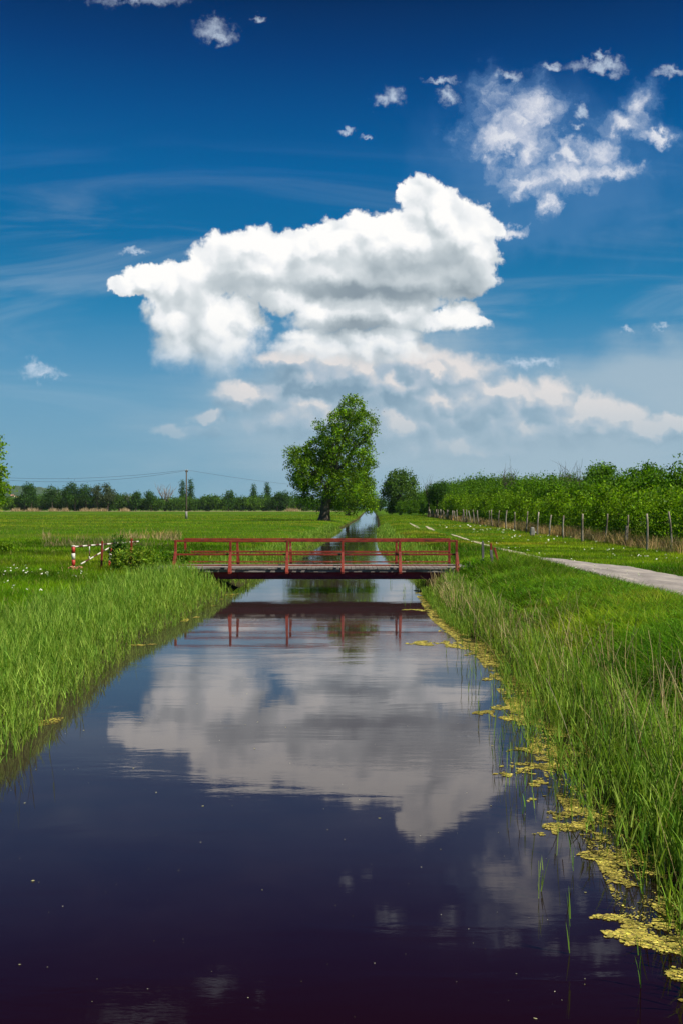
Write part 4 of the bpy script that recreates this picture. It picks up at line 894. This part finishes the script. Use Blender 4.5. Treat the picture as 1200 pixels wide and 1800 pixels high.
for side, sy in ((0, -1), (1, 1)):
    yb = 0.0 if side == 0 else 2.44
    for i, x_ in enumerate(ps_):
        if side == 1: x_ = {0: -6.1, 1: -4.05, 2: -1.98, 3: .05, 4: 2.14, 5: 4.2}[i]
        p_ = MB()
        ln_ = -0.03 if i == 0 else (0.03 if i == 5 else 0)
        p_.bar((x_, yb, Z0 - .1), (x_ + rnd.uniform(-.01, .01), yb, ZT), .085, .07, (0, 1, 0))
        p_.bar((x_ + ln_ * 1.6, yb + sy * .36, Z0 - .17), (x_, yb + sy * .05, Z0 + .58), .115, .05, (0, 1, 0), .085, .045)
        p_.bar((x_ + ln_, yb + sy * .40, Z0 - .16), (x_, yb + (-sy) * .2, Z0 - .16), .10, .08)
        B(p_, 'railing_post', M_red, bevel=0.006)
    for nm, zz_, hh_ in (('top_rail', ZT - .035, .07), ('middle_rail', Z0 + .48, .065), ('kick_rail', Z0 + .09, .045)):
        r_ = MB(); yr = yb - sy * .055
        for i in range(5):
            r_.bar((ps_[i] - (.04 if i == 0 else 0), yr, zz_ + rnd.uniform(-.006, .006)), (ps_[i + 1] - .004 + (.04 if i == 4 else 0), yr, zz_ + rnd.uniform(-.006, .006)), .045, hh_)
        B(r_, nm, M_red, bevel=0.005)
for x_, s_ in ((bx0 + .25, 1), (bx1 - .22, -1)):
    B(MB().box((x_ - s_ * .25, 1.22, .24), (.7, 2.9, .84)), 'abutment', M_conc, bevel=0.02)
# approach slabs
sl_ = MB().box((-6.95, BR_Y0 + 1.0, .90), (1.5, 2.2, .10)).build('approach_slab', M_conc, None, bevel=0.015); tag(sl_, 'worn grey concrete slab leading onto the left end of the bridge', 'slab')
sl_ = MB().box((4.72, BR_Y0 + 1.2, .90), (.7, 2.2, .10)).build('approach_slab', M_conc, None, bevel=0.015); tag(sl_, 'pale concrete slab edge at the right end of the bridge', 'slab')

# ------------------------------------------------------------------ striped barrier and posts, left
def build_two(w_, r_, name, m1, m2, parent):
    me = bpy.data.meshes.new(name); me.from_pydata(w_.v + r_.v, [], w_.f + [tuple(i + w_.n for i in f) for f in r_.f])
    me.materials.append(m1); me.materials.append(m2); n1 = len(w_.f)
    for i, p in enumerate(me.polygons): p.material_index = 0 if i < n1 else 1; p.use_smooth = True
    me.update(); return link(name, me, parent)
def striped(mbw, mbr, a, b, r, step, first=0, n=10):
    a, b = Vector(a), Vector(b); L_ = (b - a).length; d = (b - a) / L_; t0 = 0; i = first
    while t0 < L_ - 1e-3:
        t1 = min(L_, t0 + step); (mbw if i % 2 == 0 else mbr).tube([a + d * t0, a + d * t1], [r, r], n); t0 = t1; i += 1
bar_a = Vector((-9.72, 36.2, 1.735)); bar_b = Vector((-8.35, 41.0, 1.76))
gate = empty('barrier_gate', (-9.72, 36.2, GZ0), 'red and white striped swing barrier with a diagonal brace, left of the bridge', 'barrier')
off0 = Vector((-9.72, 36.2, GZ0))
w_, r_ = MB(), MB(); striped(w_, r_, (0, 0, .83), bar_b - off0, .030, .30, 0)
build_two(w_, r_, 'boom', M_white, M_black, gate)
bm = lambda f: (bar_a - off0) * (1 - f) + (bar_b - off0) * f
w_, r_ = MB(), MB(); striped(w_, r_, bm(.10) + Vector((0, 0, -.66)), bm(.62) + Vector((0, 0, -.03)), .026, .30, 0)
build_two(w_, r_, 'brace', M_white, M_black, gate)
for f, dep in ((.22, .50), (.42, .24)):
    w_, r_ = MB(), MB(); striped(w_, r_, bm(f) + Vector((0, 0, -.03)), bm(f) + Vector((0, 0, -dep)), .020, .19, 0)
    build_two(w_, r_, 'strut', M_white, M_black, gate)
def spost(loc, h, r, step, first, lab, tilt=(0, 0)):
    w_, r__ = MB(), MB()
    striped(w_, r__, (0, 0, -.1), (tilt[0], tilt[1], h), r, step, first, 14)
    me = build_two(w_, r__, 'striped_post', M_white, M_sred, None); me.location = loc; return tag(me, lab, 'post')
spost((-9.68, 36.0, GZ0), .89, .065, .235, 0, 'thick red and white banded post carrying the striped barrier')
spost((-8.78, 37.6, GZ0 + .1), .62, .055, .26, 1, 'short leaning red and white banded post behind the barrier brace', (.12, 0))
def plain(loc, h, w, mat, lab, tilt=(0, 0), name='wooden_post', cap=False):
    m_ = MB().bar((0, 0, -.2), (tilt[0], tilt[1], h), w, w * .85, (0, 1, 0), w * .92, w * .8)
    if cap: m_.bar((tilt[0], tilt[1], h), (tilt[0], tilt[1], h + .06), w * .75, w * .6, (0, 1, 0), w * .2, w * .2)
    o = m_.build(name, mat, None, bevel=0.008); o.location = loc; return tag(o, lab, 'post')
plain((-8.82, 36.6, GZ0), 1.02, .075, M_red, 'slim dark red post in front of the middle of the striped barrier', (.04, 0), 'metal_post')
plain((-8.55, 37.6, GZ0), 1.05, .085, M_grey, 'thin grey weathered post rising from the shrub under the barrier', (0, 0))
plain((-7.92, 37.4, GZ0), 1.10, .08, M_red, 'dark red post at the far right end of the striped barrier', (.05, 0), 'metal_post')
# posts, right of the bridge
plain((5.17, 36.4, GZ0 - .05), 1.04, .085, M_grey, 'tall grey wooden post right of the bridge, leftmost of four', (-.02, 0), cap=True)
plain((5.52, 36.2, GZ0 - .05), .76, .10, M_grey, 'short dark grey stump leaning against the upright red post', (-.10, 0))
plain((5.50, 36.55, GZ0 - .05), 1.00, .075, M_red, 'upright red metal post right of the bridge beside the grey stump', (-.03, 0), 'metal_post')
plain((5.86, 36.5, GZ0 - .05), .84, .075, M_red, 'red metal post leaning left, rightmost of four by the bridge', (-.27, 0), 'metal_post')
# brick rubble at the striped post
for j, (dx_, dy_, s_, lab) in enumerate(((.02, -.22, .16, 'pale broken brick at the foot of the striped post, leftmost of the heap'), (.17, -.14, .13, 'salmon broken brick in the middle of the little rubble heap'), (.30, -.2, .15, 'reddish broken brick at the right end of the little rubble heap'), (-.09, -.12, .12, 'small brick lump tucked against the striped post'))):
    o = MB().box((0, 0, s_ * .35), (s_ * 1.3, s_, s_ * .7), None, .8).build('broken_brick', M_brick, None, bevel=.012); o.location = (-9.68 + dx_, 36.0 + dy_, GZ0 + .03); o.rotation_euler = (rnd.uniform(-.3, .3), rnd.uniform(-.3, .3), rnd.uniform(0, 3)); tag(o, lab, 'brick')

# ------------------------------------------------------------------ post fence, right
fc = empty('post_fence', (16, 45, GZ0), 'long fence of rough crooked wooden posts along the far side of the path', 'fence')
pst = [(1179, 971, 899, -5), (1136, 968, 903, 0), (1098, 960, 905, 5), (1061, 955, 903, 6), (1023, 953, 903, 0), (990, 947, 906, 0), (966, 942, 905, 2), (944, 941, 900, 2), (923.5, 936, 899, 3), (904, 932.5, 900, 0), (889, 930, 897, 1), (877, 925, 897, 0), (865, 926, 896, -2), (855.5, 923, 897, 3)]
tops = []
lst = []
for (a_, yb_, yt_, ln_) in pst:
    Y_ = FPX * (H - GZ0) / (yb_ - HORY); x_ = (a_ - 600) / FPX * Y_; lst.append((x_, Y_, H + (HORY - yt_) / FPX * Y_, ln_ / FPX * Y_))
lst = [(fence_x(36) + .6, 36, 2.9, 0), (fence_x(43) + .5, 43, 2.85, .1)] + lst
Y_ = 136.0
while Y_ < 262:
    lst.append((fence_x(Y_) + rnd.uniform(-.2, .2), Y_, H - (rnd.uniform(2.0, 6)) / FPX * Y_, rnd.uniform(-.4, .4))); Y_ += rnd.uniform(4.2, 7)
for (x_, Y_, zt, ln_) in lst:
    m_ = MB(); n_ = 5; r0 = rnd.uniform(.052, .082) * max(1, Y_ / 90); pts_ = []
    kx_ = rnd.uniform(-.13, .13)
    for j in range(n_ + 1):
        f = j / n_; pts_.append((x_ - 16 + ln_ * f + kx_ * math.sin(f * 3.1), Y_ - 45 + rnd.uniform(-.02, .02), -.25 + (zt - GZ0 + .25) * f))
    m_.tube(pts_, list(np.linspace(r0, r0 * .75, n_ + 1)), 7); m_.build('post', M_post, fc, True)
for zz_ in (.5, 1.0, 1.5):
    m_ = MB(); ps2 = sorted(lst, key=lambda t: t[1])
    for (a_, b_) in zip(ps2[:-1], ps2[1:]):
        m_.bar((a_[0] - 16 + a_[3] * zz_ / 2, a_[1] - 45, zz_), (b_[0] - 16 + b_[3] * zz_ / 2, b_[1] - 45, zz_), .006, .006)
    m_.build('wire', M_wire, fc)
o = MB().box((0, 0, .35), (.42, .3, .7), None, .7).build('pale_stone', M_conc, None, bevel=.08); o.location = (15.4, 82 - 1.5, GZ0); tag(o, 'pale boulder standing in the dry grass at the fence', 'stone')
# lone leaning stub beside a fence post
plain((16.55, 58.0, GZ0), 1.2, .16, M_post, 'short broken wooden stub standing against the third near fence post', (.05, 0))

# ------------------------------------------------------------------ utility poles and line
def pole(x_, y_, h_, lab):
    rt = empty('utility_pole', (x_, y_, GZ0), lab, 'pole')
    MB().tube([(0, 0, -.3), (0, 0, 3), (0.03, 0, h_)], [.17, .15, .11], 10).build('shaft', M_bark, rt, True)
    MB().tube([(0, 0, 0), (0, 0, 1.6)], [.24, .22], 8).build('footing', M_conc, rt, True)
    MB().box((.06, 0, h_ - .25), (.5, .12, .28)).build('bracket', M_wire, rt)
    ins = MB()
    for s_ in (-1, 1): ins.tube([(.06 + s_ * .18, 0, h_ - .1), (.06 + s_ * .18, 0, h_ + .12)], [.05, .035], 8)
    ins.build('insulator', M_white, rt, True); return Vector((x_, y_, GZ0 + h_))
pA = pole((328 - 600) / FPX * 196, 196, 9.7, 'tall wooden utility pole standing in the meadow on the left')
pL = pole(-78, 205, 9.0, 'utility pole outside the left edge carrying the same wire')
pR = pole((704 - 600) / FPX * 345, 345, 9.2, 'utility pole hidden among the trees right of the canal')
def cable(a, b, sag, lab, dz=0.05):
    pts_ = []; rr = []
    for i in range(25):
        f = i / 24; p_ = a.lerp(b, f); pts_.append((p_.x, p_.y, p_.z + dz - 4 * sag * f * (1 - f))); rr.append(.022)
    o = MB().tube(pts_, rr, 5).build('power_cable', M_wire, None, True); tag(o, lab, 'cable')
cable(pA, pL, 1.2, 'thin power cable running left from the pole, upper strand'); cable(pA, pL, 1.7, 'thin power cable running left from the pole, lower strand', -.1)
cable(pA, pR, 1.6, 'thin power cable running right from the pole behind the huge tree')

# two birds near the huge tree
def bird(px_, py_, Y_, s_, lab):
    m_ = MB(); m_.tube([(-.5, 0, 0), (-.2, 0, .04), (.2, 0, .03), (.5, 0, 0)], [.02, .10, .11, .02], 8)
    m_.add([(-.15, 0, .05), (.2, 0, .05), (.0, .95, .28), (-.12, .8, .25), (.05, 0.02, .08)], [(0, 1, 2, 3), (1, 0, 4)]); m_.add([(-.15, 0, .05), (.2, 0, .05), (.0, -.95, .28), (-.12, -.8, .25), (.05, -0.02, .08)], [(3, 2, 1, 0), (0, 1, 4)])
    x_, z_ = P2(px_, py_, Y_); o = m_.build('bird', M_wire, None, True); o.location = (x_, Y_, z_); o.scale = (s_, s_, s_); o.rotation_euler = (0, 0, .5); tag(o, lab, 'bird')
bird(663, 721, 165, .35, 'tiny dark bird in flight closest to the huge tree\'s crown'); bird(674, 724, 165, .28, 'tiny dark bird in flight just right of the other one')

# ------------------------------------------------------------------ haze
HAZE = True
if HAZE:
    m_, k = material('haze_air')
    p = k.node('ShaderNodeVolumePrincipled'); p.inputs['Color'].default_value = (0.60, 0.82, 1.0, 1); p.inputs['Density'].default_value = 0.00003
    o_ = k.node('ShaderNodeOutputMaterial'); k.put(o_.inputs['Volume'], p.outputs[0])
    hb = MB().box((0, 2900, 46), (15000, 7000, 96)).build('haze', m_); tag(hb, kind='stuff')
